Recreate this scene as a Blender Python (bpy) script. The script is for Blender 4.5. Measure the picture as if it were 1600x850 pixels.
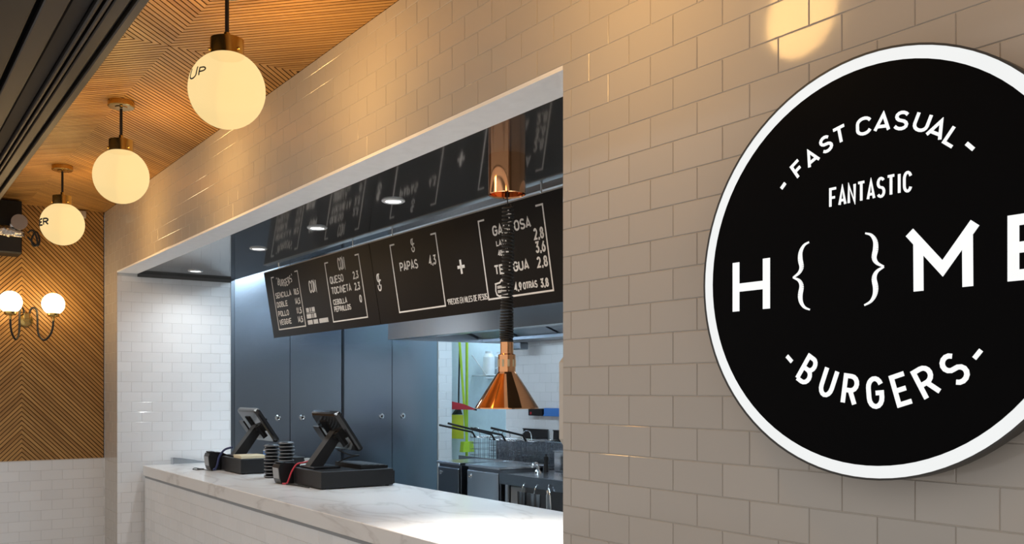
import bpy, math, random
from mathutils import Vector, Matrix, Euler
random.seed(7)
for o in list(bpy.data.objects): bpy.data.objects.remove(o, do_unlink=True)
S = bpy.context.scene
COL = S.collection
PI = math.pi
R = math.radians

# ------------------------------------------------------------------ camera, world, exposure
FPX, PX, PY = 1452.0, 728.0, 610.0            # focal length and principal point for a 1600x850 frame
CAM_D, EYE = 1.663, 1.60                      # distance from the tiled wall, eye height
cam_d = bpy.data.cameras.new('camera'); cam = bpy.data.objects.new('camera', cam_d); COL.objects.link(cam)
cam_d.sensor_fit = 'HORIZONTAL'; cam_d.sensor_width = 36.0; cam_d.lens = FPX/1600*36
cam_d.shift_x = (800-PX)/1600; cam_d.shift_y = (PY-425)/1600
cam_d.clip_start = 0.02
L1 = math.hypot(FPX, 950.0)
CR = Vector((950/L1, FPX/L1, 0)); CF = Vector((-FPX/L1, 950/L1, 0))
cam.location = (0, -CAM_D, EYE)
cam.rotation_euler = (PI/2, 0, math.atan2(-CF.x, CF.y))
S.camera = cam
w = bpy.data.worlds.new('mall_ambience'); S.world = w; w.use_nodes = True
bg = w.node_tree.nodes['Background']; bg.inputs[0].default_value = (1.0, 0.965, 0.93, 1); bg.inputs[1].default_value = 0.76
S.view_settings.view_transform = 'Standard'; S.view_settings.look = 'None'
S.view_settings.gamma = 1; S.view_settings.use_curve_mapping = False
S.view_settings.exposure = 0.0

def project(p):
    d = Vector(p) - cam.location
    z = d.dot(CF)
    if z < 0.05: return (-9999, -9999, 0.05)
    return (PX + FPX*d.dot(CR)/z, PY - FPX*d.z/z, z)

# ------------------------------------------------------------------ materials
MATS = {}
def nodes_of(name):
    m = bpy.data.materials.new(name); m.use_nodes = True
    nt = m.node_tree; b = nt.nodes['Principled BSDF']; MATS[name] = m
    return m, nt, b
def N(nt, t, **kw):
    n = nt.nodes.new(t)
    for k, v in kw.items(): setattr(n, k, v)
    return n
def mat(name, col, rough=0.5, metal=0.0, var=0.06, nscale=30, bump=0.0, bscale=80, coat=0, spec=0.5, emis=None, estr=0):
    """plain procedural material: noise-varied colour, optional fine bump"""
    m, nt, b = nodes_of(name)
    tc = N(nt, 'ShaderNodeTexCoord'); no = N(nt, 'ShaderNodeTexNoise'); no.inputs['Scale'].default_value = nscale
    nt.links.new(tc.outputs['Object'], no.inputs['Vector'])
    mx = N(nt, 'ShaderNodeMix', data_type='RGBA')
    mx.inputs[6].default_value = (*[max(0, c*(1-var)) for c in col], 1); mx.inputs[7].default_value = (*[min(1, c*(1+var)) for c in col], 1)
    nt.links.new(no.outputs['Fac'], mx.inputs[0]); nt.links.new(mx.outputs[2], b.inputs['Base Color'])
    b.inputs['Roughness'].default_value = rough; b.inputs['Metallic'].default_value = metal
    b.inputs['Specular IOR Level'].default_value = spec
    if coat: b.inputs['Coat Weight'].default_value = coat; b.inputs['Coat Roughness'].default_value = 0.05
    if emis: b.inputs['Emission Color'].default_value = (*emis, 1); b.inputs['Emission Strength'].default_value = estr
    if bump:
        n2 = N(nt, 'ShaderNodeTexNoise'); n2.inputs['Scale'].default_value = bscale
        nt.links.new(tc.outputs['Object'], n2.inputs['Vector'])
        bp = N(nt, 'ShaderNodeBump'); bp.inputs['Strength'].default_value = bump; bp.inputs['Distance'].default_value = 0.01
        nt.links.new(n2.outputs['Fac'], bp.inputs['Height']); nt.links.new(bp.outputs[0], b.inputs['Normal'])
    return m
def wood(name, c1, c2, rough=0.45):
    m, nt, b = nodes_of(name)
    tc = N(nt, 'ShaderNodeTexCoord'); oi = N(nt, 'ShaderNodeObjectInfo')
    mp = N(nt, 'ShaderNodeMapping'); mp.inputs['Scale'].default_value = (2.2, 60, 60)
    off = N(nt, 'ShaderNodeVectorMath', operation='ADD'); sc = N(nt, 'ShaderNodeVectorMath', operation='SCALE')
    cx = N(nt, 'ShaderNodeCombineXYZ'); 
    for i in range(3): nt.links.new(oi.outputs['Random'], cx.inputs[i])
    nt.links.new(cx.outputs[0], sc.inputs[0]); sc.inputs['Scale'].default_value = 37
    nt.links.new(tc.outputs['Object'], off.inputs[0]); nt.links.new(sc.outputs[0], off.inputs[1])
    nt.links.new(off.outputs[0], mp.inputs['Vector'])
    no = N(nt, 'ShaderNodeTexNoise'); no.inputs['Scale'].default_value = 1.6; no.inputs['Detail'].default_value = 5
    nt.links.new(mp.outputs[0], no.inputs['Vector'])
    ad = N(nt, 'ShaderNodeMath', operation='MULTIPLY_ADD'); nt.links.new(oi.outputs['Random'], ad.inputs[0]); ad.inputs[1].default_value = 0.34
    nt.links.new(no.outputs['Fac'], ad.inputs[2])
    rp = N(nt, 'ShaderNodeValToRGB'); rp.color_ramp.elements[0].position = 0.3; rp.color_ramp.elements[1].position = 0.95
    rp.color_ramp.elements[0].color = (*c1, 1); rp.color_ramp.elements[1].color = (*c2, 1)
    nt.links.new(ad.outputs[0], rp.inputs[0]); nt.links.new(rp.outputs[0], b.inputs['Base Color'])
    b.inputs['Roughness'].default_value = rough
    return m
def steel(name, col, rough, wave=0.0, stretch=(1, 1, 40), wscale=3.0, streak=0.12):
    m, nt, b = nodes_of(name)
    tc = N(nt, 'ShaderNodeTexCoord'); mp = N(nt, 'ShaderNodeMapping'); mp.inputs['Scale'].default_value = stretch
    nt.links.new(tc.outputs['Object'], mp.inputs['Vector'])
    no = N(nt, 'ShaderNodeTexNoise'); no.inputs['Scale'].default_value = 12; nt.links.new(mp.outputs[0], no.inputs['Vector'])
    mr = N(nt, 'ShaderNodeMapRange'); mr.inputs['To Min'].default_value = max(0.02, rough-streak*0.5); mr.inputs['To Max'].default_value = rough+streak*0.5
    nt.links.new(no.outputs['Fac'], mr.inputs['Value']); nt.links.new(mr.outputs[0], b.inputs['Roughness'])
    b.inputs['Base Color'].default_value = (*col, 1); b.inputs['Metallic'].default_value = 1
    if wave:
        n2 = N(nt, 'ShaderNodeTexNoise'); n2.inputs['Scale'].default_value = wscale; n2.inputs['Detail'].default_value = 1
        nt.links.new(tc.outputs['Object'], n2.inputs['Vector'])
        bp = N(nt, 'ShaderNodeBump'); bp.inputs['Strength'].default_value = wave; bp.inputs['Distance'].default_value = 0.02
        nt.links.new(n2.outputs['Fac'], bp.inputs['Height']); nt.links.new(bp.outputs[0], b.inputs['Normal'])
    return m
def tile_mat(name, col, rough=0.07, var=0.025):
    m, nt, b = nodes_of(name)
    oi = N(nt, 'ShaderNodeObjectInfo'); tc = N(nt, 'ShaderNodeTexCoord')
    mx = N(nt, 'ShaderNodeMix', data_type='RGBA')
    mx.inputs[6].default_value = (*[c*(1-var) for c in col], 1); mx.inputs[7].default_value = (*[min(1, c*(1+var)) for c in col], 1)
    nt.links.new(oi.outputs['Random'], mx.inputs[0]); nt.links.new(mx.outputs[2], b.inputs['Base Color'])
    b.inputs['Roughness'].default_value = rough; b.inputs['Specular IOR Level'].default_value = 0.36
    no = N(nt, 'ShaderNodeTexNoise'); no.inputs['Scale'].default_value = 9; nt.links.new(tc.outputs['Object'], no.inputs['Vector'])
    bp = N(nt, 'ShaderNodeBump'); bp.inputs['Strength'].default_value = 0.035; bp.inputs['Distance'].default_value = 0.01
    nt.links.new(no.outputs['Fac'], bp.inputs['Height']); nt.links.new(bp.outputs[0], b.inputs['Normal'])
    return m
def glow(name, col, strength, var=0.04, spec_rough=None):
    m, nt, b = nodes_of(name)
    tc = N(nt, 'ShaderNodeTexCoord'); no = N(nt, 'ShaderNodeTexNoise'); no.inputs['Scale'].default_value = 6
    nt.links.new(tc.outputs['Object'], no.inputs['Vector'])
    mx = N(nt, 'ShaderNodeMix', data_type='RGBA')
    mx.inputs[6].default_value = (*[c*(1-var) for c in col], 1); mx.inputs[7].default_value = (*[c*(1+var) for c in col], 1)
    nt.links.new(no.outputs['Fac'], mx.inputs[0]); nt.links.new(mx.outputs[2], b.inputs['Emission Color'])
    b.inputs['Base Color'].default_value = (*[c*.12 for c in col], 1)
    b.inputs['Emission Strength'].default_value = strength; b.inputs['Roughness'].default_value = 0.25 if spec_rough is None else spec_rough
    return m
def marble(name):
    m, nt, b = nodes_of(name)
    tc = N(nt, 'ShaderNodeTexCoord'); mp = N(nt, 'ShaderNodeMapping'); mp.inputs['Scale'].default_value = (1.0, 2.2, 2.2); mp.inputs['Rotation'].default_value = (0, 0.3, 0.7)
    nt.links.new(tc.outputs['Object'], mp.inputs['Vector'])
    no = N(nt, 'ShaderNodeTexNoise'); no.inputs['Scale'].default_value = 1.5; no.inputs['Detail'].default_value = 6; no.inputs['Distortion'].default_value = .6
    nt.links.new(mp.outputs[0], no.inputs['Vector'])
    rp = N(nt, 'ShaderNodeValToRGB'); e = rp.color_ramp.elements
    e[0].position = 0.44; e[0].color = (.78, .77, .755, 1); e[1].position = 0.56; e[1].color = (.78, .77, .755, 1)
    k = e.new(0.5); k.color = (.66, .64, .62, 1); k = e.new(0.485); k.color = (.745, .735, .72, 1); k = e.new(0.53); k.color = (.74, .725, .71, 1)
    nt.links.new(no.outputs['Fac'], rp.inputs[0]); nt.links.new(rp.outputs[0], b.inputs['Base Color'])
    b.inputs['Roughness'].default_value = 0.22
    return m

tile_mat('wall_tile', (.50, .462, .418), 0.085)
tile_mat('white_tile', (.80, .805, .81), 0.10)
mat('grout', (.54, .49, .43), 0.8, nscale=60)
mat('white_grout', (.62, .62, .61), 0.8, nscale=60)
mat('white_paint', (.90, .90, .895), 0.6, nscale=20, bump=0.05)
mat('plaster', (.74, .74, .74), 0.7, nscale=20, bump=0.05)
mat('pale_blue_wall', (.62, .72, .76), 0.5)
wood('ceiling_wood', (.37, .175, .040), (.66, .36, .105))
wood('wall_wood', (.28, .13, .030), (.52, .285, .085))
mat('wood_backing', (.045, .018, .006), 0.95, spec=.1)
mat('soffit_gloss', (.040, .042, .043), 0.07, var=0.1, nscale=8, spec=.36)
mat('header_metal', (.022, .0205, .020), 0.42, var=0.2, nscale=4, spec=.3)
mat('header_dark', (.011, .010, .010), 0.6, var=0.2, spec=.3)
mat('header_rail', (.032, .029, .028), 0.4, var=0.15, nscale=5, spec=.3)
mat('header_edge', (.055, .048, .038), 0.4, var=0.2, nscale=5, spec=.3)
mat('dark_trim', (.11, .105, .10), 0.5)
mat('dark_recess', (.006, .006, .006), 0.9)
mat('floor_tile', (.48, .46, .44), 0.35, nscale=5)
mat('black_plastic', (.009, .009, .010), 0.35, var=0.15, spec=.4)
mat('black_gloss', (.012, .012, .013), 0.08, var=0.1)
mat('charcoal', (.011, .011, .012), 0.42, var=0.12, spec=.35)
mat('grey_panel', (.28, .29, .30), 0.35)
mat('black_rubber', (.012, .012, .012), 0.55)
mat('board_black', (.009, .0075, .007), 0.4, var=0.15, nscale=6, spec=.10)
mat('board_edge', (.30, .27, .24), 0.4)
mat('board_print', (.72, .69, .65), 0.6, var=0.05, nscale=90)
mat('sign_black', (.003, .003, .0035), 0.40, var=0.1, spec=.03)
mat('sign_side', (.032, .029, .026), 0.4, var=0.1)
glow('sign_light', (.88, .90, .90), 0.92)
glow('sign_letter', (.93, .94, .93), 0.98)
mat('brass', (.60, .40, .13), 0.16, 1.0, var=0.08)
mat('copper', (.86, .42, .20), 0.07, 1.0, var=0.03)
steel('door_steel', (.33, .365, .42), 0.24, wave=0.06, wscale=1.6, streak=0.03)
steel('kitchen_steel', (.58, .61, .65), 0.24, stretch=(1, 1, 3), streak=0.02)
steel('dark_steel', (.20, .22, .25), 0.30)
mat('chrome', (.8, .8, .8), 0.08, 1.0)
marble('marble')
mat('yellow_plastic', (.62, .62, .03), 0.4)
mat('lime_plastic', (.45, .66, .04), 0.4)
mat('red_plastic', (.45, .02, .03), 0.4)
mat('blue_plastic', (.06, .22, .62), 0.4)
mat('white_plastic', (.70, .72, .74), 0.35)
mat('cream_plastic', (.62, .57, .50), 0.25)
mat('cream_card', (.66, .58, .40), 0.6)
mat('red_cable', (.50, .03, .05), 0.4)
mat('navy_cable', (.03, .04, .12), 0.4)
mat('clear_plastic', (.55, .60, .62), 0.15)
mat('grey_disc', (.34, .29, .26), 0.5)
mat('foil', (.55, .50, .45), 0.2, 1.0, bump=0.8, bscale=60)
glow('downlight_lens', (1.0, .98, .94), 7.0)
glow('tube_lens', (.66, .85, 1.0), 24.0)
glow('sconce_glass', (1.0, .72, .36), 14.0)
def globe_mat():
    """opal glass: glows itself, and lets part of the bulb's light pass through"""
    m = bpy.data.materials.new('pendant_glass'); m.use_nodes = True; MATS['pendant_glass'] = m
    nt = m.node_tree; b = nt.nodes['Principled BSDF']; out = nt.nodes['Material Output']
    tc = N(nt, 'ShaderNodeTexCoord'); no = N(nt, 'ShaderNodeTexNoise'); no.inputs['Scale'].default_value = 5
    nt.links.new(tc.outputs['Object'], no.inputs['Vector'])
    mx = N(nt, 'ShaderNodeMix', data_type='RGBA'); mx.inputs[6].default_value = (1.0, .70, .30, 1); mx.inputs[7].default_value = (1.0, .76, .36, 1)
    nt.links.new(no.outputs['Fac'], mx.inputs[0]); nt.links.new(mx.outputs[2], b.inputs['Emission Color'])
    b.inputs['Base Color'].default_value = (.012, .010, .008, 1); b.inputs['Roughness'].default_value = 0.3; b.inputs['Specular IOR Level'].default_value = 0.0
    b.inputs['Emission Strength'].default_value = 0.95
    tr = N(nt, 'ShaderNodeBsdfTransparent'); ms = N(nt, 'ShaderNodeMixShader'); ms.inputs[0].default_value = 0.12
    nt.links.new(b.outputs[0], ms.inputs[1]); nt.links.new(tr.outputs[0], ms.inputs[2]); nt.links.new(ms.outputs[0], out.inputs['Surface'])
globe_mat()

# ------------------------------------------------------------------ mesh helpers
WL = {}
class MB:
    def __init__(s): s.v = []; s.f = []; s.sm = []
    def add(s, vs, fs, smooth=False):
        o = len(s.v); s.v += [Vector(v) for v in vs]
        for f in fs: s.f.append([i+o for i in f]); s.sm.append(smooth)
        return s
    def box(s, a, b, bev=0.0):
        x0, y0, z0 = a; x1, y1, z1 = b
        if x0 > x1: x0, x1 = x1, x0
        if y0 > y1: y0, y1 = y1, y0
        if z0 > z1: z0, z1 = z1, z0
        if bev <= 0:
            s.add([(x0,y0,z0),(x1,y0,z0),(x1,y1,z0),(x0,y1,z0),(x0,y0,z1),(x1,y0,z1),(x1,y1,z1),(x0,y1,z1)],
                  [(0,3,2,1),(4,5,6,7),(0,1,5,4),(1,2,6,5),(2,3,7,6),(3,0,4,7)])
        else:
            c = bev; vs = []; idx = {}
            for ix, x in ((0, x0), (1, x1)):
                for iy, y in ((0, y0), (1, y1)):
                    for iz, z in ((0, z0), (1, z1)):
                        sx, sy, sz = (1-2*ix)*c, (1-2*iy)*c, (1-2*iz)*c
                        for ax, p in enumerate(((x, y+sy, z+sz), (x+sx, y, z+sz), (x+sx, y+sy, z))):
                            idx[(ix, iy, iz, ax)] = len(vs); vs.append(p)
            g = lambda *k: idx[k]
            fs = []
            for i in (0, 1):
                fs.append((g(i,0,0,0), g(i,1,0,0), g(i,1,1,0), g(i,0,1,0)))
                fs.append((g(0,i,0,1), g(1,i,0,1), g(1,i,1,1), g(0,i,1,1)))
                fs.append((g(0,0,i,2), g(1,0,i,2), g(1,1,i,2), g(0,1,i,2)))
                for j in (0, 1):
                    fs.append((g(i,j,0,0), g(i,j,1,0), g(i,j,1,1), g(i,j,0,1)))
                    fs.append((g(i,0,j,0), g(i,1,j,0), g(i,1,j,2), g(i,0,j,2)))
                    fs.append((g(0,i,j,1), g(1,i,j,1), g(1,i,j,2), g(0,i,j,2)))
                    for k in (0, 1): fs.append((g(i,j,k,0), g(i,j,k,1), g(i,j,k,2)))
            s.add(vs, fs)
        return s
    def prism(s, poly, axis, a, b):
        """poly: 2-D points; axis 'x': (y,z), 'y': (x,z), 'z': (x,y)"""
        def P(p, t): return {'x': (t, p[0], p[1]), 'y': (p[0], t, p[1]), 'z': (p[0], p[1], t)}[axis]
        n = len(poly)
        s.add([P(p, a) for p in poly]+[P(p, b) for p in poly],
              [tuple(range(n))[::-1], tuple(range(n, 2*n))]+[(i, (i+1) % n, (i+1) % n+n, i+n) for i in range(n)])
        return s
    def obox(s, c, ex, ey, ez, hx, hy, hz):
        """oriented box, half sizes"""
        c, ex, ey, ez = Vector(c), Vector(ex), Vector(ey), Vector(ez)
        vs = [c+ex*hx*i+ey*hy*j+ez*hz*k for k in (-1, 1) for (i, j) in ((-1,-1),(1,-1),(1,1),(-1,1))]
        s.add(vs, [(0,3,2,1),(4,5,6,7),(0,1,5,4),(1,2,6,5),(2,3,7,6),(3,0,4,7)])
        return s
    def lathe(s, prof, c=(0, 0, 0), axis=(0, 0, 1), n=32, curved=False, caps=True):
        """prof: [(radius, height)...] around axis through c"""
        az = Vector(axis).normalized(); ax = az.orthogonal().normalized(); ay = az.cross(ax); c = Vector(c)
        ring = lambda r, h: [c+az*h+(ax*math.cos(2*PI*i/n)+ay*math.sin(2*PI*i/n))*r for i in range(n)]
        if curved:
            vs = []; fs = []
            for r, h in prof: vs += ring(max(r, 1e-5), h)
            for k in range(len(prof)-1):
                for i in range(n): fs.append((k*n+i, k*n+(i+1) % n, (k+1)*n+(i+1) % n, (k+1)*n+i))
            s.add(vs, fs, True)
        else:
            for (r0, h0), (r1, h1) in zip(prof, prof[1:]):
                s.add(ring(max(r0, 1e-5), h0)+ring(max(r1, 1e-5), h1), [(i, (i+1) % n, n+(i+1) % n, n+i) for i in range(n)], True)
        return s
    def cyl(s, p0, p1, r, n=12, r1=None):
        p0, p1 = Vector(p0), Vector(p1); d = p1-p0
        return s.lathe([(0, 0), (r, 0), (r if r1 is None else r1, d.length), (0, d.length)], p0, d, n)
    def sphere(s, c, r, n=28, m=14, h0=-1, h1=1):
        a0, a1 = math.asin(h0), math.asin(h1)
        return s.lathe([(r*math.cos(a0+(a1-a0)*i/m), r*math.sin(a0+(a1-a0)*i/m)) for i in range(m+1)], c, (0, 0, 1), n, True)
    def tube(s, pts, r, n=8):
        pts = [Vector(p) for p in pts]; vs = []; fs = []
        t0 = (pts[1]-pts[0]).normalized(); nx = t0.orthogonal().normalized()
        for i, p in enumerate(pts):
            t = (pts[min(i+1, len(pts)-1)]-pts[max(i-1, 0)]).normalized()
            nx = (nx-t*nx.dot(t)).normalized(); ny = t.cross(nx)
            vs += [p+(nx*math.cos(2*PI*k/n)+ny*math.sin(2*PI*k/n))*r for k in range(n)]
        for i in range(len(pts)-1):
            for k in range(n): fs.append((i*n+k, i*n+(k+1) % n, (i+1)*n+(k+1) % n, (i+1)*n+k))
        fs.append(tuple(range(n))[::-1]); fs.append(tuple(range((len(pts)-1)*n, len(pts)*n)))
        s.add(vs, fs, True); return s
    def ribbon(s, pts, th, fn, d0, d1):
        """thick stroke along 2-D polyline, raised from depth d0 to d1, fn(u,v,d)->3-D"""
        pts = [p for i, p in enumerate(pts) if i == 0 or abs(p[0]-pts[i-1][0])+abs(p[1]-pts[i-1][1]) > th*.02]
        n = len(pts); closed = (n > 2 and abs(pts[0][0]-pts[-1][0])+abs(pts[0][1]-pts[-1][1]) < 1e-6)
        if closed: pts = pts[:-1]; n -= 1
        P = [Vector((p[0], p[1])) for p in pts]; Lf = []; Rt = []
        for i in range(n):
            a = P[i-1] if (i > 0 or closed) else None; b = P[(i+1) % n] if (i < n-1 or closed) else None
            d1_ = (P[i]-a).normalized() if a is not None else None; d2_ = (b-P[i]).normalized() if b is not None else None
            if d1_ is None: nn = Vector((-d2_.y, d2_.x)); k = 1
            elif d2_ is None: nn = Vector((-d1_.y, d1_.x)); k = 1
            else:
                n1 = Vector((-d1_.y, d1_.x)); n2 = Vector((-d2_.y, d2_.x)); nn = n1+n2
                if nn.length < 1e-4: nn = n1; k = 1
                else: nn.normalize(); k = min(2.2, 1/max(0.3, nn.dot(n1)))
            Lf.append(P[i]+nn*th/2*k); Rt.append(P[i]-nn*th/2*k)
        vs = [fn(p.x, p.y, d1) for p in Lf]+[fn(p.x, p.y, d1) for p in Rt]+[fn(p.x, p.y, d0) for p in Lf]+[fn(p.x, p.y, d0) for p in Rt]
        fs = []
        for i in range(n if closed else n-1):
            j = (i+1) % n
            fs += [(i, n+i, n+j, j), (i, j, 2*n+j, 2*n+i), (n+j, n+i, 3*n+i, 3*n+j)]
        if not closed: fs += [(0, 2*n, 3*n, n), (n-1, 2*n-1, 4*n-1, 3*n-1)]
        s.add(vs, fs); return s
    def mesh(s, name, off=Vector((0, 0, 0))):
        me = bpy.data.meshes.new(name); me.from_pydata([v-off for v in s.v], [], s.f)
        me.polygons.foreach_set('use_smooth', s.sm); me.update()
        return me
    def build(s, name, m, parent=None, label=None, loc=None):
        off = WL[parent.name] if parent is not None else Vector(loc or (0, 0, 0))
        me = s.mesh(name, off); me.materials.append(MATS[m])
        o = bpy.data.objects.new(name, me); COL.objects.link(o)
        if parent is not None: o.parent = parent
        else: o.location = off
        WL[o.name] = off
        if label: o['label'] = label
        return o
def thing(name, label, cat, loc, group=None):
    o = bpy.data.objects.new(name, None); COL.objects.link(o); o.location = loc; o.empty_display_size = 0.05
    WL[o.name] = Vector(loc); tag(o, label, cat, group); return o
def tag(o, label, cat, group=None):
    o['label'] = label; o['category'] = cat
    if group: o['group'] = group
    return o
def struct(o, label=None):
    o['kind'] = 'structure'
    if label: o['label'] = label
    return o
def copy_tree(o, parent=None):
    c = o.copy(); COL.objects.link(c)
    if parent is not None: c.parent = parent
    for ch in list(o.children): copy_tree(ch, c)
    return c
def bez(p, n=24):
    """smooth curve through points (Catmull-Rom)"""
    p = [Vector(q) for q in p]; p = [2*p[0]-p[1]]+p+[2*p[-1]-p[-2]]; out = []
    k = max(2, n//(len(p)-3))
    for i in range(1, len(p)-2):
        for j in range(k):
            t = j/k
            out.append(0.5*((2*p[i])+(p[i+1]-p[i-1])*t+(2*p[i-1]-5*p[i]+4*p[i+1]-p[i+2])*t*t+(3*p[i]-p[i-1]-3*p[i+1]+p[i+2])*t**3))
    return out+[p[-2]]

# tiles --------------------------------------------------------------
TW, TH, GAP = 0.155, 0.0775, 0.0019
TILE_MESH = {}
def tile_data(wd, ht, m, dp=0.008):
    k = (round(wd, 3), round(ht, 3), m)
    if k not in TILE_MESH:
        b = 0.0014; x, z = wd/2, ht/2
        vs = [(-x,dp,-z),(x,dp,-z),(x,dp,z),(-x,dp,z),(-x,b*.7,-z),(x,b*.7,-z),(x,b*.7,z),(-x,b*.7,z),(-x+b,0,-z+b),(x-b,0,-z+b),(x-b,0,z-b),(-x+b,0,z-b)]
        fs = [(8,9,10,11)]+[(4+i,4+(i+1)%4,8+(i+1)%4,8+i) for i in range(4)]+[(i,(i+1)%4,4+(i+1)%4,4+i) for i in range(4)]
        me = bpy.data.meshes.new('tile'); me.from_pydata(vs, [], fs); me.materials.append(MATS[m]); TILE_MESH[k] = me
    return TILE_MESH[k]
def tile_field(parent, origin, rot, rects, uph, vph, m, nmax=300, tilt=0.0016):
    """running-bond tiles over rects (u0,u1,v0,v1); u along the wall, v up; rot turns the wall about z"""
    O = Vector(origin); ca, sa = math.cos(rot), math.sin(rot)
    pieces = []
    for (u0, u1, v0, v1) in rects:
        r0 = math.floor((v0-vph)/TH); r1 = math.ceil((v1-vph)/TH)
        for r in range(r0, r1):
            ph = uph+(TW/2 if r % 2 else 0)
            for c in range(math.floor((u0-ph)/TW), math.ceil((u1-ph)/TW)):
                a0, a1 = max(u0, ph+c*TW), min(u1, ph+(c+1)*TW); b0, b1 = max(v0, vph+r*TH), min(v1, vph+(r+1)*TH)
                if a1-a0 < 0.012 or b1-b0 < 0.012: continue
                pieces.append((a0+GAP/2, a1-GAP/2, b0+GAP/2, b1-GAP/2))
    def w3(u, v): return O+Vector((u*ca, u*sa, v))
    def key(p):
        x, y, z = project(w3((p[0]+p[1])/2, (p[2]+p[3])/2))
        vis = -60 < x < 1660 and -60 < y < 910
        return (0 if vis else 1e6)+z
    pieces.sort(key=key)
    for p in pieces[:nmax]:
        o = bpy.data.objects.new('tile', tile_data(p[1]-p[0], p[3]-p[2], m)); COL.objects.link(o); o.parent = parent
        o.location = w3((p[0]+p[1])/2, (p[2]+p[3])/2)
        o.rotation_euler = (random.gauss(0, tilt), 0, rot+random.gauss(0, tilt))
    if len(pieces) > nmax:
        mb = MB()
        for p in pieces[nmax:]:
            me = tile_data(p[1]-p[0], p[3]-p[2], m); c = w3((p[0]+p[1])/2, (p[2]+p[3])/2)
            M = Matrix.Translation(c) @ Euler((random.gauss(0, tilt), 0, rot+random.gauss(0, tilt))).to_matrix().to_4x4()
            mb.add([M @ v.co for v in me.vertices], [tuple(f.vertices) for f in me.polygons])
        o = mb.build('tile_surface', m, parent); o['kind'] = 'stuff'

# slats --------------------------------------------------------------
def clip_poly(poly, a, b, c):
    """keep a*x+b*y<=c"""
    out = []
    for i in range(len(poly)):
        p, q = poly[i], poly[(i+1) % len(poly)]
        dp, dq = a*p[0]+b*p[1]-c, a*q[0]+b*q[1]-c
        if dp <= 0: out.append(p)
        if (dp < 0 < dq) or (dq < 0 < dp):
            t = dp/(dp-dq); out.append((p[0]+(q[0]-p[0])*t, p[1]+(q[1]-p[1])*t))
    return out
def slat_field(parent, to3, eu, ev, nrm, rect, ang, through, pitch, gap, th, m):
    """diagonal slats over rect (u0,u1,v0,v1): to3(u,v) point, eu/ev/nrm world axes"""
    u0, u1, v0, v1 = rect; ca, sa = math.cos(ang), math.sin(ang)
    cs = [-u*sa+v*ca for u in (u0, u1) for v in (v0, v1)]; base = -through[0]*sa+through[1]*ca
    k0 = math.floor((min(cs)-base)/pitch)-1; k1 = math.ceil((max(cs)-base)/pitch)+1
    g = 0.0
    for k in range(k0, k1):
        lo, hi = base+k*pitch+gap/2, base+(k+1)*pitch-gap/2
        poly = [(u0+g, v0+g), (u1-g, v0+g), (u1-g, v1-g), (u0+g, v1-g)]
        poly = clip_poly(poly, -sa, ca, hi)
        if len(poly) > 2: poly = clip_poly(poly, sa, -ca, -lo)
        if len(poly) < 3: continue
        ln = [p[0]*ca+p[1]*sa for p in poly]
        if max(ln)-min(ln) < 0.03: continue
        mu = sum(p[0] for p in poly)/len(poly); mv = sum(p[1] for p in poly)/len(poly)
        X = Vector(eu)*ca+Vector(ev)*sa; Z = Vector(nrm); Y = Z.cross(X)
        sgn = 1 if Y.dot(Vector(eu)*-sa+Vector(ev)*ca) > 0 else -1
        loc = [((p[0]-mu)*ca+(p[1]-mv)*sa, sgn*(-(p[0]-mu)*sa+(p[1]-mv)*ca)) for p in poly]
        if sgn < 0: loc = loc[::-1]
        n = len(loc)
        me = bpy.data.meshes.new('slat')
        me.from_pydata([(x, y, 0) for x, y in loc]+[(x, y, th) for x, y in loc], [], [tuple(range(n))[::-1], tuple(range(n, 2*n))]+[(i, (i+1) % n, n+(i+1) % n, n+i) for i in range(n)])
        me.materials.append(MATS[m])
        o = bpy.data.objects.new('slat', me); COL.objects.link(o); o.parent = parent
        M = Matrix((X, Y, Z)).transposed().to_4x4(); M.translation = Vector(to3(mu, mv)); o.matrix_local = M

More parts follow.
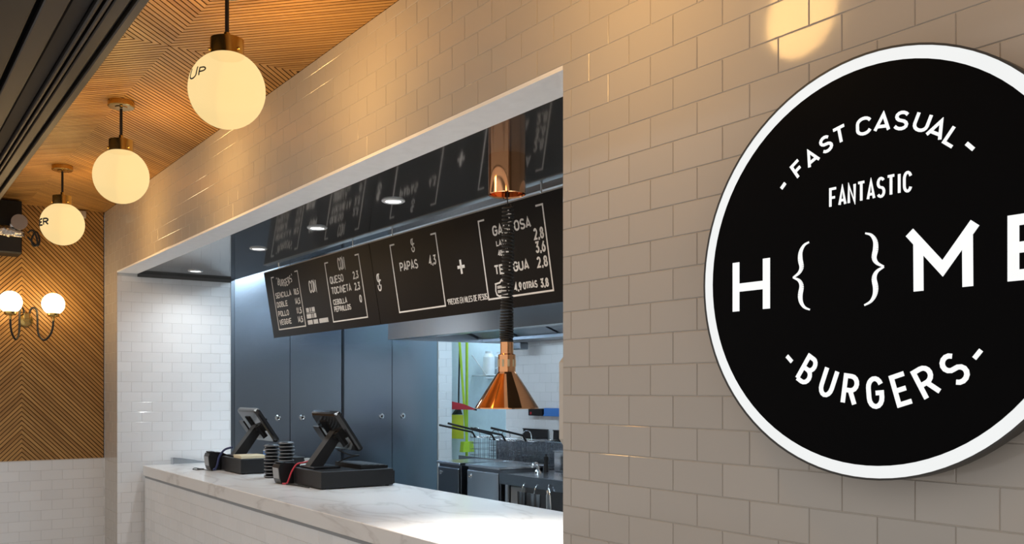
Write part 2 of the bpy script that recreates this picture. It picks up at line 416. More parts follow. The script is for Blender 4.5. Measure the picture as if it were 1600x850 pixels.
# stroke lettering ------------------------------------------------------
def arc(cx, cy, rx, ry, a0, a1, n=8):
    return [(cx+rx*math.cos(R(a0+(a1-a0)*i/n)), cy+ry*math.sin(R(a0+(a1-a0)*i/n))) for i in range(n+1)]
GLY = {
 'A': [[(0,0),(.5,1),(1,0)], [(.13,.24),(.87,.24)]],
 'B': [[(0,0),(0,1),(.5,1)]+arc(.5,.76,.42,.24,90,-90)+[(0,.52)], [(.5,.52)]+arc(.5,.26,.5,.26,90,-90)+[(0,0)]],
 'C': [arc(.5,.68,.5,.32,20,180)+arc(.5,.32,.5,.32,180,340)],
 'D': [[(0,0),(0,1),(.45,1)]+arc(.45,.65,.55,.35,90,0)+arc(.45,.35,.55,.35,0,-90)+[(0,0)]],
 'E': [[(1,1),(0,1),(0,0),(1,0)], [(0,.5),(.85,.5)]],
 'F': [[(1,1),(0,1),(0,0)], [(0,.5),(.8,.5)]],
 'G': [arc(.5,.68,.5,.32,20,180)+arc(.5,.32,.5,.32,180,360)+[(1,.48),(.55,.48)]],
 'H': [[(0,0),(0,1)], [(1,0),(1,1)], [(0,.48),(1,.48)]],
 'I': [[(.5,0),(.5,1)]],
 'K': [[(0,0),(0,1)], [(1,1),(0,.4)], [(.3,.55),(1,0)]],
 'L': [[(0,1),(0,0),(1,0)]],
 'M': [[(0,0),(0,1),(.5,.35),(1,1),(1,0)]],
 'N': [[(0,0),(0,1),(1,0),(1,1)]],
 'O': [arc(.5,.68,.5,.32,0,180)+arc(.5,.32,.5,.32,180,360)+[(1,.68)]],
 'P': [[(0,0),(0,1),(.5,1)]+arc(.5,.73,.5,.27,90,-90)+[(0,.46)]],
 'Q': [arc(.5,.68,.5,.32,0,180)+arc(.5,.32,.5,.32,180,360)+[(1,.68)], [(.6,.25),(1,-.06)]],
 'R': [[(0,0),(0,1),(.5,1)]+arc(.5,.74,.5,.26,90,-90)+[(0,.48)], [(.5,.48),(1,0)]],
 'S': [arc(.5,.75,.46,.25,30,270,9)+arc(.5,.25,.5,.25,90,-150,9)],
 'T': [[(0,1),(1,1)], [(.5,1),(.5,0)]],
 'U': [[(0,1),(0,.32)]+arc(.5,.32,.5,.32,180,360)+[(1,1)]],
 'V': [[(0,1),(.5,0),(1,1)]], 'Y': [[(0,1),(.5,.45),(1,1)], [(.5,.45),(.5,0)]],
 '0': [arc(.5,.65,.45,.35,0,180)+arc(.5,.35,.45,.35,180,360)+[(.95,.65)]],
 '1': [[(.2,.78),(.55,1),(.55,0)]],
 '2': [arc(.5,.7,.45,.3,160,-20)+[(.05,0),(1,0)]],
 '3': [[(.05,1),(.95,1),(.45,.58)]+arc(.45,.29,.5,.29,90,-160)],
 '4': [[(.75,0),(.75,1),(0,.28),(1,.28)]],
 '5': [[(.9,1),(.15,1),(.1,.58),(.45,.62)]+arc(.45,.31,.5,.31,90,-160)],
 '6': [[(.75,1),(.15,.5)]+arc(.5,.3,.45,.3,160,-200,12)],
 '8': [arc(.5,.76,.38,.24,-90,270,12), arc(.5,.26,.46,.26,90,450,12)],
 '9': [arc(.5,.7,.45,.3,-20,340,12), [(.93,.6),(.35,0)]],
 ',': [[(.6,.12),(.4,-.16)]], '-': [[(0,.5),(1,.5)]], "'": [[(.5,1),(.4,.72)]],
 '*': [[(.2,.95),(.8,.65)], [(.2,.65),(.8,.95)], [(.5,1),(.5,.6)]],
 '+': [[(0,.5),(1,.5)], [(.5,0),(.5,1)]],
 '&': [[(.95,.35),(.55,.0)]+arc(.4,.27,.4,.27,-60,-240,8)+[(.62,.72)]+arc(.42,.82,.24,.18,-20,200,8)+[(.25,.7),(.95,0)]],
 'e': [[(1,.62),(.5,.62)], [(.5,1),(.5,.3)], arc(.45,.26,.42,.26,20,-200,9), [(.75,1)]+arc(.35,.78,.3,.22,80,270,8)+[(.7,.56)]],
 'm': [[(.02,.99),(.52,.33),(.98,.99)], [(.16,0),(.155,.80)], [(.88,0),(.875,.80)]],
}
NARROW = {'I': .35, ',': .35, "'": .35, '1': .7, ' ': .55, '-': .7, '*': .5}
def text_poly(txt, x0, x1, y0, y1, space=.32):
    """lay out txt between x0..x1, baseline y0, cap line y1 -> list of polylines"""
    ws = [NARROW.get(c, 1.0) for c in txt]; tot = sum(ws)+space*(len(txt)-1); k = (x1-x0)/tot; x = x0; out = []
    for c, wd in zip(txt, ws):
        for pl in GLY.get(c, []):
            if wd < 1 and c in "I,'": pts = [((p[0]-.5)*(1 if c == 'I' else .8)+wd/2, p[1]) for p in pl]
            else: pts = [(p[0]*wd, p[1]) for p in pl]
            out.append([(x+p[0]*k, y0+p[1]*(y1-y0)) for p in pts])
        x += (wd+space)*k
    return out

# ------------------------------------------------------------------ the setting
CEIL, OPZ = 3.035, 2.508
XL, XJ, XR = -7.869, -7.43, -2.044
WT = 0.152                                             # thickness of the tiled wall
fl = struct(MB().box((-9, -7, -.05), (3, 5, 0)).build('floor', 'floor_tile'))
wf = struct(MB().box((XR, .0022, 0), (.6, WT, CEIL)).box((XJ, .0022, OPZ), (XR, WT, CEIL)).box((XL, .0022, 0), (XJ-.004, WT, CEIL)).build('wall_front', 'grout'))
tile_field(wf, (0, 0, 0), 0, [(XR, .6, 0, 2.517), (XL, .6, 2.517, CEIL), (XL, XJ, 0, 2.517)], -1.93, 1.587-20*TH-TH, 'wall_tile', 300)
struct(MB().box((XJ, .0004, OPZ-.004), (XR, WT, OPZ)).box((XJ, .0004, OPZ), (XR, .004, 2.5165)).build('trim_1', 'white_paint'), 'white plastered underside of the opening')
# wall with diagonal wood slats and a tiled dado, at the far left end
wl = struct(MB().box((XL-.12, -2.8, 0), (XL-.006, .0, CEIL)).build('wall_left', 'wood_backing'))
WZ, CY = 1.053, -.606
for rect, a in (((CY, -.004, WZ+.004, CEIL), -PI/4), ((-2.8, CY, WZ+.004, CEIL), PI/4)):
    slat_field(wl, lambda u, v: (XL-.006, u, v), (0, 1, 0), (0, 0, 1), (1, 0, 0), rect, a, (CY, 2.1), .0246, .0060, .006, 'wall_wood')
struct(MB().box((XL-.006, -2.8, 0), (XL-.002, 0, WZ)).build('wall_dado', 'white_grout'), 'white tiled dado below the wood slats')
tile_field(bpy.data.objects['wall_dado'], (XL, 0, 0), PI/2, [(-2.8, 0, 0, WZ)], -.624, WZ-14*TH, 'white_tile', 300)
struct(MB().box((XL-.006, -2.8, WZ-.002), (XL+.003, 0, WZ+.005)).build('trim_2', 'cream_plastic'), 'thin cream edge between slats and dado tiles')
struct(MB().box((XL-.014, -.007, WZ), (XL+.002, -.0005, CEIL)).build('trim_6', 'wood_backing'), 'dark strip along the corner between wood slats and tiled wall')  # dark strip laid over the pale line in the corner
# slatted ceiling: four fields meeting at one point
HDY = -CAM_D+.784
NX, NY = -3.917, -.576
cl = struct(MB().box((XL-.1, -1.5, CEIL+.0012), (1.2, .2, CEIL+.06)).build('ceiling', 'wood_backing'))
for rect, a in (((NX, -1.2, -1.0, NY), -PI/4), ((XL, NX, -1.0, NY), PI/4), ((XL, NX, NY, 0), -PI/4), ((NX, -1.2, NY, 0), PI/4)):
    slat_field(cl, lambda u, v: (u, v, CEIL+.0012), (1, 0, 0), (0, 1, 0), (0, 0, -1), rect, a, (NX, NY), .025, .0064, .0012, 'ceiling_wood')
cl2 = struct(MB().box((-1.2, -1.0, CEIL), (1.2, 0, CEIL+.0012)).build('ceiling_panel', 'ceiling_wood'), 'plain end of the wooden ceiling')
# kitchen side wall (continues the jamb), tiled
ws = struct(MB().box((XJ-.4, WT, 0), (XJ-.002, .90, 2.75)).box((XJ-.1, .004, 0), (XJ-.002, WT, OPZ)).box((XJ-.4, 2.89, 0), (XJ-.002, 3.04, 2.8)).build('wall_side', 'white_grout'))
tile_field(ws, (XJ, 0, 0), PI/2, [(.002, .896, 0, 2.482), (2.89, 3.04, .7, 2.5)], .03, 1.587-21*TH, 'white_tile', 300)
struct(MB().box((XJ-.06, .896, 0), (XJ+.004, .925, 2.75)).build('trim_3', 'dark_steel'), 'narrow steel corner trim beside the tall doors')
struct(MB().box((XJ-.01, WT, 2.482), (XJ+.002, .9, OPZ)).build('trim_4', 'dark_trim'), 'dark strip between side wall tiles and glossy soffit')
# glossy soffit over the counter
sf = struct(MB().box((XJ, WT, OPZ), (-1.9, .93, OPZ+.03)).build('ceiling_soffit', 'soffit_gloss'))
struct(MB().box((XJ-.3, .915, OPZ+.03), (-1.0, .945, 2.8)).build('trim_5', 'plaster'), 'upstand behind the soffit')
# kitchen shell
YB = 3.1
wb = struct(MB().box((-6.64, YB+.002, 0), (-1, YB+.12, 2.8)).build('wall_back', 'white_grout'))
tile_field(wb, (0, YB, 0), 0, [(-6.64, -5.0, .95, 2.3)], -.03, 1.587-8*TH, 'white_tile', 300)
struct(MB().box((-8.6, 3.04, 0), (-7.70, 4.3, 2.8)).box((-8.6, 4.2, 0), (-6.4, 4.3, 2.8)).box((-6.64, YB+.12, 0), (-6.5, 4.2, 2.8)).build('wall_corridor', 'pale_blue_wall'))
struct(MB().box((-8.6, WT, 2.8), (-1.0, 4.3, 2.86)).build('ceiling_kitchen', 'plaster'))
struct(MB().box((-1.1, WT, 0), (-1.0, YB+.12, 2.8)).build('wall_kitchen_right', 'plaster'))
struct(MB().box((-8.6, 1.16, 0), (-1.1, 4.2, .1)).build('floor_kitchen', 'floor_tile'))

# ------------------------------------------------------------------ black shutter header with rails
ZH = EYE+1.25
hd = thing('shutter_header', 'black metal shutter header with parallel rails under the wooden ceiling', 'beam', (-4, -1.2, ZH))
def yr(a): return a-CAM_D
X0, X1 = XL-.3, 1.4
def bar(name, a, b, z0, z1, m, lab=None): return MB().box((X0, yr(a), z0), (X1, yr(b), z1), .004).build(name, m, hd, lab)
bar('housing', .20, .80, ZH+.06, CEIL-.002, 'dark_recess', 'black housing above the rails')
bar('fascia_panel', .10, .478, ZH-.004, ZH+.05, 'header_metal', 'wide flat dark panel')
bar('rail', .500, .571, ZH-.002, ZH+.03, 'header_rail', 'pale grey-black flat rail')
bar('channel', .579, .640, ZH+.012, ZH+.05, 'header_dark')
bar('rail', .642, .656, ZH-.006, ZH+.03, 'header_metal', 'narrow ridge rail')
bar('rail', .668, .682, ZH-.004, ZH+.03, 'header_rail', 'narrow ridge rail')
bar('rail', .690, .733, ZH, ZH+.04, 'header_metal', 'flat rail')
bar('channel', .735, .750, ZH+.02, ZH+.05, 'header_dark')
bar('edge_strip', .752, .784, ZH, CEIL-.001, 'header_edge', 'olive grey edge strip')

# ------------------------------------------------------------------ counter
ct = thing('service_counter', 'long white marble topped counter with white tiled front', 'counter', (-5, .7, 0))
MB().box((-7.39, .183, .942), (-1.75, 1.155, 1.02), .003).build('countertop', 'marble', ct, 'white grey-veined marble top with thick apron')
MB().box((-7.40, .215, .0), (-1.75, 1.12, .922)).build('base', 'white_grout', ct)
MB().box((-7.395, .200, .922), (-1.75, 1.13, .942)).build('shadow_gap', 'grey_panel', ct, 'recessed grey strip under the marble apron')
fr = MB().box((-7.40, .202, .0), (-1.75, .216, .922)).build('tiled_front', 'white_grout', ct)
# tiles are children of the tiled front
def local_tiles():
    before = set(bpy.data.objects)
    tile_field(fr, (0, .200, 0), 0, [(-7.40, -2.0, 0, .922)], -.04, .922-12*TH, 'white_tile', 300)
    off = WL[ct.name]
    for o in set(bpy.data.objects)-before:
        if o.name.startswith('tile') and not o.name.startswith('tile_surface'): o.location -= off
local_tiles()
CT = 1.0205

# ------------------------------------------------------------------ round light-box sign
SX, SY, SZ, SR = -1.048, -.08, 1.833, .401
sg = thing('light_box_sign', 'round black light-box sign with glowing white rim and lettering', 'sign', (SX, 0, SZ))
def slathe(prof, n=96): return MB().lathe(prof, (SX, 0, SZ), (0, -1, 0), n)
slathe([(SR-.012, .003), (SR-.012, -SY-.03), (SR, -SY-.03), (SR, -SY), (SR-.004, -SY), (SR-.004, -SY-.004), (0, -SY-.004)]).build('casing', 'sign_side', sg, 'dark grey drum-shaped casing')
slathe([(SR-.004, -SY-.006), (SR-.004, -SY-.0015), (SR-.027, -SY-.0015), (SR-.027, -SY-.006)]).build('light_ring', 'sign_light', sg, 'glowing white ring around the black face')
slathe([(SR-.027, -SY-.006), (SR-.027, -SY), (0, -SY)]).build('face', 'sign_black', sg, 'black acrylic face')
tl = R(1.0); ctl, stl = math.cos(tl), math.sin(tl)
def sfn(u, v, d): return Vector((SX+u*1e-3, SY-d, SZ+v*1e-3))
def sign_letter(ch, polys, word):
    mb = MB()
    for pl, th in polys: mb.ribbon(pl, th, sfn, 0, .0016)
    return mb.build('dash' if ch == '-' else 'letter', 'sign_letter', sg, ('white dash beside ' if ch == '-' else 'white letter %s of ' % ch)+word)
def placed(ch, s, t, wd, ht, th, inward):
    L = math.hypot(s, t); up = Vector((s/L, t/L)) * (-1 if inward else 1); rt = Vector((up.y, -up.x)); out = []
    for pl in GLY[ch]: out.append(([((s+rt.x*(p[0]-.5)*wd+up.x*(p[1]-.5)*ht), (t+rt.y*(p[0]-.5)*wd+up.y*(p[1]-.5)*ht)) for p in pl], th))
    return out
fast = [('-',-186,185,15),('F',-150,213,21),('A',-119,229,27),('S',-86,248,23),('T',-55,259,26),('C',-4,264,29),('A',34,262,30),('S',71,256,26),('U',110,244,27),('A',138,225,30),('L',166,205,20),('-',195,182,19)]
for ch, s_, t_, wd in fast: sign_letter(ch, placed(ch, s_, t_, wd*.92, 29, 5.8 if ch != '-' else 7, False), 'the curved line FAST CASUAL')
for i, ch in enumerate('FANTASTIC'):
    k = 165/(8.35+.62*8); x0 = -76+i*1.62*k-(.65*k if i > 7 else 0)
    wd = .35 if ch == 'I' else 1
    sign_letter(ch, [([(x0+((p[0]-.5)+wd/2 if ch == 'I' else p[0])*k, 125+p[1]*34+.012*x0) for p in pl], 4.7) for pl in GLY[ch]], 'the line FANTASTIC')
burg = [('-',-171,-169,17),('B',-128,-193,24),('U',-81,-217,24),('R',-33,-232,25),('G',19,-237,26),('E',71,-231,25),('R',118,-218,27),('S',168,-196,28),('-',208,-172,18)]
for ch, s_, t_, wd in burg: sign_letter(ch, placed(ch, s_, t_, wd, 52, 8.8 if ch != '-' else 8, True), 'the curved line BURGERS')
def glyph(ch, x0, x1, y0, y1, th):
    return [([(x0+p[0]*(x1-x0), y0+p[1]*(y1-y0)) for p in pl], th) for pl in GLY[ch]]
sign_letter('H', glyph('H', -308, -228, -63, 42, 17.5), 'the large middle line')
sign_letter('M', glyph('m', 84, 206, -56, 52, 18), 'the large middle line')
sign_letter('E', glyph('E', 266, 322, -45, 45, 18), 'the large middle line')
def brace(x0, dirn):
    pts = [(38, 62, 3), (26, 57, 5), (18, 45, 8), (17, 30, 10), (20, 14, 9), (14, 3, 6), (0, -5, 3)]
    low = [(0, -5, 3), (14, -12, 6), (20, -24, 9), (17, -42, 10), (19, -56, 8), (27, -67, 5), (40, -73, 3)]
    mb = MB()
    for seq in (pts, low):
        P = bez([(q[0], q[1], q[2]) for q in seq], 30)
        for a, b in zip(P, P[1:]):
            n_ = Vector((-(b.y-a.y), b.x-a.x)).normalized()
            q = [Vector((a.x, a.y))+n_*a.z/2, Vector((b.x, b.y))+n_*b.z/2, Vector((b.x, b.y))-n_*b.z/2, Vector((a.x, a.y))-n_*a.z/2]
            mb.add([sfn(x0+dirn*p.x, p.y, .0016) for p in q]+[sfn(x0+dirn*p.x, p.y, 0) for p in q], [(0,1,2,3),(0,1,5,4),(2,3,7,6)])
    return mb
brace(-162, 1).build('brace', 'sign_letter', sg, 'white opening curly brace')
brace(37, -1).build('brace', 'sign_letter', sg, 'white closing curly brace')

# ------------------------------------------------------------------ pendant globes
PYY = -.569; GZ, GR = 2.663, .1345
def pendant(x, label, letters=None):
    t = thing('pendant_lamp', label, 'pendant lamp', (x, PYY, CEIL), 'globe pendants under the slatted ceiling')
    MB().lathe([(0, CEIL), (.064, CEIL), (.064, CEIL-.026), (.060, CEIL-.030), (.030, CEIL-.030), (.030, CEIL-.033), (0, CEIL-.033)], (x, PYY, 0), (0, 0, 1), 32).build('canopy', 'brass', t, 'brass ceiling canopy')
    MB().cyl((x, PYY, CEIL-.036), (x, PYY, 2.862), .0072, 10).build('rod', 'black_rubber', t, 'black rod')
    MB().lathe([(0, 2.866), (.011, 2.866), (.011, 2.843), (.059, 2.841), (.059, 2.782), (0, 2.782)], (x, PYY, 0), (0, 0, 1), 32).build('cap', 'brass', t, 'brass cap holding the globe')
    for a in (0.4, 2.5, 4.6): MB().sphere((x+.062*math.cos(a), PYY+.062*math.sin(a), 2.800), .005, 8, 6).build('screw', 'brass', t)
    g = MB().sphere((x, PYY, GZ), GR, 40, 24).build('globe', 'pendant_glass', t, 'glowing warm opal glass globe')
    for en, sz, off, rot in ((27.0, .24, (0, 0, 0), (R(90), 0, 0)), (17.0, .20, (0, 0, -.05), (PI, 0, 0))):   # light plates inside the globe: towards the tiled wall, towards the ceiling
        ld = bpy.data.lights.new('bulb', 'AREA'); ld.shape = 'DISK'; ld.size = sz; ld.energy = en; ld.color = (1.0, .575, .19)
        lo = bpy.data.objects.new('bulb_light', ld); COL.objects.link(lo); lo.parent = t
        lo.location = (off[0], off[1], GZ-CEIL+off[2]); lo.rotation_euler = rot
    if letters:
        c = Vector((x, PYY, GZ)); ax = Vector((-x, -CAM_D-PYY, 0)).normalized(); lf = Vector((-ax.y, ax.x, 0))
        if lf.dot(CR) > 0: lf = -lf
        mb = MB()
        for ch, a0, a1, e0, e1, th in letters:         # azimuth a0 (left) .. a1 (right) in degrees from the viewer side
            def fn(u, v, d, a0=a0, a1=a1):
                a = R(u); e = R(v)
                n_ = (ax*math.cos(a)+lf*math.sin(a))*math.cos(e)+Vector((0, 0, 1))*math.sin(e)
                return c+n_*(GR+.0002+d)
            for pl in GLY[ch]:
                q = []
                P = [(a0+(a1-a0)*p[0], e0+(e1-e0)*p[1]) for p in pl]
                for p0, p1 in zip(P, P[1:]):
                    k = max(1, int(math.hypot(p1[0]-p0[0], p1[1]-p0[1])/3))
                    q += [(p0[0]+(p1[0]-p0[0])*i/k, p0[1]+(p1[1]-p0[1])*i/k) for i in range(k)]
                q.append(P[-1]); mb.ribbon(q, th, fn, 0, .0012)
        mb.build('lettering', 'black_rubber', g, 'black letters wrapping around the glass')
    return t
pendant(-3.218, 'globe pendant nearest the viewer with the black letters UP', [('U', 67, 50, 4, 21, 2.0), ('P', 44, 33, 6, 18, 2.0)])
pendant(-4.80, 'middle globe pendant of the three in view, without lettering')
pendant(-6.385, 'farthest globe pendant, before the wood slat wall, with black letters ER', [('D', 90, 78, -10, 6, 4.2), ('E', 73, 59, -10, 6, 4.2), ('R', 54, 38, -10, 6, 4.2)])
pendant(-1.68, 'globe pendant above the picture, mirrored as a pale disc in the tiles over the sign')
pendant(-.11, 'globe pendant overhead beside the viewer, outside the picture')

# ------------------------------------------------------------------ wall sconce
sx, sy, sz = XL, -.578, 2.143
sc_ = thing('wall_sconce', 'twin-globe brass wall sconce with black curved arms on wood slats', 'wall lamp', (sx, sy, sz))
MB().lathe([(0, 0), (.052, 0), (.052, .012), (.044, .018), (.020, .020), (.020, .060), (0, .060)], (sx, sy, sz), (1, 0, 0), 32).build('wall_plate', 'brass', sc_, 'round brass wall plate')
MB().box((sx+.03, sy-.022, sz+.0), (sx+.065, sy+.022, sz+.055), .006).build('arm_holder', 'brass', sc_, 'small brass block the arms leave from')
for gy, k in ((-.415, 1), (-.712, -1)):
    gx, gz = -7.66, 2.247
    sy0 = sy+k*.018
    def A(t, z): return (sx+.05+(gx-sx-.05)*t, sy0+(gy-sy0)*t, z)
    pts = [A(0, sz+.045), A(.06, sz+.078), A(.18, sz+.092), A(.30, sz+.074), A(.34, sz+.02), A(.35, sz-.07), A(.42, sz-.125), A(.62, sz-.158), A(.85, sz-.125), A(.97, sz-.07), A(1, sz-.01)]
    MB().tube(bez(pts, 60), .0078, 10).build('arm', 'black_rubber', sc_, 'black swan-neck arm')
    cup = MB().lathe([(0, sz-.012), (.010, sz-.012), (.010, sz+.014), (.036, sz+.018), (.044, sz+.030), (.044, sz+.046), (0, sz+.046)], (gx, gy, 0), (0, 0, 1), 28).build('cup', 'brass', sc_, 'brass cup')
    MB().sphere((gx, gy, gz+.012), .083, 28, 16).build('globe', 'sconce_glass', cup, 'brightly lit white glass globe')

# ------------------------------------------------------------------ black box, spot lamp and cable high on the slat wall
bx = thing('wall_box', 'black metal box high on the wood slat wall under the ceiling', 'box', (-7.75, -.85, 2.66))
MB().box((XL, -1.15, 2.625), (-7.66, -.632, 3.02), .006).build('body', 'header_dark', bx)
MB().box((-7.66, -1.15, 2.632), (-7.652, -.640, 2.765), .002).build('front_strip', 'header_metal', bx, 'dark grey lower front strip')
sp = thing('spot_lamp', 'small spot lamp with grey disc face in front of the black box', 'spot lamp', (-7.55, -.70, 2.80))
MB().lathe([(0, 0), (.050, 0), (.056, .004), (.056, .012), (0, .012)], (-7.50, -.672, 2.835), (1, -.12, .02), 28).build('disc', 'grey_disc', sp, 'flat round grey face')
MB().lathe([(.040, -.13), (.050, -.10), (.054, 0), (.0, 0)], (-7.50, -.672, 2.835), (1, -.12, .02), 24).build('barrel', 'foil', sp, 'chrome barrel')
mb = MB(); mb.sphere((0, 0, 0), 1, 22, 12)
for v in mb.v:
    k = 1+.28*math.sin(7*v.x+3*v.z)*math.sin(5*v.y+1)+random.uniform(-.10, .10)
    v.x, v.y, v.z = -7.575+v.x*.035*k, -.755+v.y*.125*k, 2.775+v.z*.036*k-v.y*.012
mb.build('bracket', 'foil', sp, 'crumpled shiny bracket')
MB().box((-7.652, -.73, 2.80), (-7.54, -.70, 2.83)).build('stem', 'chrome', sp)
cb = bez([(-7.62, -.60, 2.78), (-7.60, -.57, 2.80), (-7.6, -.545, 2.76), (-7.6, -.535, 2.70), (-7.61, -.56, 2.685), (-7.6, -.575, 2.73), (-7.6, -.545, 2.79), (-7.6, -.52, 2.74), (-7.6, -.53, 2.69), (-7.61, -.555, 2.70), (-7.62, -.60, 2.75)], 60)
tag(MB().tube(cb, .007, 6).build('cable_loop', 'black_rubber', loc=(-7.6, -.55, 2.74)), 'bunched black cable loops hanging right of the grey spot lamp', 'cable')
sn = thing('pale_box', 'small pale box under the ceiling behind the farthest globe', 'sensor', (XL, -.18, 2.99))  # plain box for the pale patch behind the globe
MB().box((XL, -.225, 2.965), (XL+.05, -.145, 3.025), .008).build('body', 'cream_plastic', sn)
MB().cyl((XL+.05, -.185, 2.985), (XL+.065, -.185, 2.985), .012).build('lens', 'grey_panel', sn)

# ------------------------------------------------------------------ downlights in the soffit
for i, (x, lab) in enumerate(((-7.02, 'leftmost soffit downlight, next to the white side wall'), (-5.70, 'second downlight from the left in the glossy soffit'), (-4.79, 'third downlight from the left in the glossy soffit'), (-3.91, 'rightmost and largest looking downlight in the glossy soffit'))):
    t = thing('downlight', lab, 'downlight', (x, .48, OPZ), 'recessed downlights in the soffit')
    MB().lathe([(.056, OPZ), (.056, OPZ-.004), (.048, OPZ-.009), (.038, OPZ-.006)], (x, .48, 0), (0, 0, 1), 32).build('trim_ring', 'white_plastic', t)
    MB().lathe([(.040, OPZ-.004), (0, OPZ-.004)], (x, .48, 0), (0, 0, 1), 24).build('lens', 'downlight_lens', t, 'bright white lens')
    ld = bpy.data.lights.new('downlight_beam', 'SPOT'); ld.energy = 22; ld.color = (.95, .98, 1.0); ld.spot_size = R(165); ld.spot_blend = 1.0; ld.shadow_soft_size = .035
    lo = bpy.data.objects.new('downlight_beam', ld); COL.objects.link(lo); lo.parent = t; lo.location = (0, 0, -.012)

# ------------------------------------------------------------------ menu boards
BYT, BZT, BYB, BZB = .88, 2.475, .96, 1.994
BH = math.hypot(BYB-BYT, BZT-BZB); bd = Vector((0, (BYB-BYT)/BH, -(BZT-BZB)/BH)); bn = Vector((0, bd.z, -bd.y))
if bn.y > 0: bn = -bn
def bfn(u, v, d): return Vector((-6.65+u, BYT, BZT))+bd*(-v)+bn*d          # u right, v up (negative = down the board)
def board(label, u0, u1, tilt=0.0):
    o = thing('menu_board', label, 'menu board', bfn((u0+u1)/2, -BH/2, 0), 'menu boards over the counter')
    c = bfn((u0+u1)/2, -BH/2, -.015); ex = Vector((1, 0, 0))
    MB().obox(c, ex, -bd, bn, (u1-u0)/2, BH/2, .015).build('panel', 'board_black', o, 'black panel')
    MB().obox(bfn((u0+u1)/2, .003, -.014), ex, -bd, bn, (u1-u0)/2, .003, .016).build('top_edge', 'board_edge', o, 'thin pale top edge')
    for u in (u0+.25, u1-.25): MB().cyl(bfn(u, .0, -.02), (-6.65+u, BYT+.02, OPZ), .005, 8).build('hanger', 'chrome', o)
    return o
b1 = board('black menu board at the left with burger prices and toppings', 0, 1.706)
b2 = board('black menu board at the right with fries and drinks prices', 1.712, 3.60)
def bword(bo, label, items, name='lettering'):
    mb = MB()
    for pl, th in items: mb.ribbon(pl, th, bfn, 0, .0012)
    return mb.build(name, 'board_print', bo, label)
def T(txt, u0, u1, t0, t1, th=.0075, space=.42): return [(pl, th) for pl in text_poly(txt, u0, u1, -t1, -t0, space)]
def bracket(u0, u1, t0=.046, t1=.431, th=.0085): return [([(u0+.05, -t0), (u0, -t0), (u0, -t1), (u1, -t1), (u1, -t0), (u1-.05, -t0)], th)]
bword(b1, 'white line bracket around the burger prices', bracket(.129, .616), 'bracket')
bword(b1, 'white line bracket around the toppings', bracket(1.068, 1.556), 'bracket')
arcw = []
for i, ch in enumerate("'BURGERS'"):
    a = (i-4)/4; u = .368+a*.150; v = -(.082-.0-.030*a*a) - .022
    ro = a*R(36); wd, ht = .022, .047
    for pl in GLY[ch]: arcw.append(([(u+((p[0]-.5)*wd)*math.cos(ro)-((p[1]-.5)*ht)*math.sin(ro), v+((p[0]-.5)*wd)*math.sin(ro)+((p[1]-.5)*ht)*math.cos(ro)) for p in pl], .0075))
bword(b1, 'curved heading BURGERS', arcw)
for a, pa, t0 in (('SENCILLA', '10,5', .166), ('DOBLE', '14,5', .233), ('POLLO', '11,5', .300), ('VEGGIE', '14,5', .362)):
    wd = {'SENCILLA': .285, 'DOBLE': .195, 'POLLO': .190, 'VEGGIE': .215}[a]
    bword(b1, 'item '+a, T(a, .163, .163+wd, t0, t0+.034)); bword(b1, 'price '+pa, T(pa, .500, .583, t0, t0+.036, .0075), 'price')
bword(b1, 'large word CON', T('CON', .775, .882, .136, .212, .009))
bword(b1, 'heading CON', T('CON', 1.262, 1.352, .038, .110, .009))
for a, wd, t0, ht, pa in (('QUESO', .19, .142, .042, '2,3'), ('TOCINETA', .28, .212, .040, '2,3'), ('CEBOLLA', .196, .291, .030, '0'), ('PEPINILLOS', .238, .336, .031, None)):
    it = T(a, 1.112, 1.112+wd, t0, t0+ht, .0075 if ht > .035 else .006)
    bword(b1, 'item '+a, it)
    if pa: bword(b1, 'price '+pa, T(pa, 1.445 if len(pa) > 1 else 1.488, 1.512, t0+.002, t0+.042, .008), 'price')
sm = []
for t0, groups in ((.311, ((.664, .71), (.722, .745), (.757, .806))), (.354, ((.658, .735), (.745, .767), (.777, .816))), (.396, ((.660, .742), (.757, .83), (.852, .994)))):
    for (g0, g1) in groups:
        n_ = int((g1-g0)/.0085)
        sm += [([(g0+(g1-g0)*(i+.5)/n_, -t0), (g0+(g1-g0)*(i+.5)/n_+(.002 if i % 2 else 0), -t0-.030)], .0055) for i in range(n_)]
sm.append(([(.664, -.347), (.808, -.347)], .003))
bword(b1, 'three lines of illegible tiny print', sm, 'small_print')
bword(b2, 'large ampersand', [(pl, .009) for pl in [[(1.745+p[0]*.044, -.287+p[1]*.096) for p in q] for q in GLY['e']]])
bword(b2, 'white line bracket around the fries price', bracket(1.958, 2.458), 'bracket')
bword(b2, 'small ampersand heading', [(pl, .007) for pl in [[(2.193+p[0]*.034, -.112+p[1]*.068) for p in q] for q in GLY['e']]])
bword(b2, 'item PAPAS', T('PAPAS', 2.040, 2.232, .158, .202, .008)); bword(b2, 'price of PAPAS', T('4,3', 2.358, 2.424, .158, .202, .008), 'price')
bword(b2, 'large plus sign', [([(2.624, -.246), (2.690, -.246)], .016), ([(2.657, -.209), (2.657, -.282)], .016)], 'plus_sign')
bword(b2, 'small note PRECIOS EN MILES DE PESOS', T('*PRECIOS EN MILES DE PESOS', 2.482, 2.852, .400, .428, .0034, .36))
bword(b2, 'white line bracket around the drinks prices', bracket(2.863, 3.374), 'bracket')
bword(b2, 'small plus sign heading', [([(3.095, -.053), (3.142, -.053)], .010), ([(3.118, -.030), (3.118, -.076)], .010)], 'plus_sign')
bword(b2, 'item GASEOSA', T('GASEOSA', 2.975, 3.270, .089, .130, .009)); bword(b2, 'price of GASEOSA', T('2,8', 3.288, 3.354, .146, .190, .009), 'price')
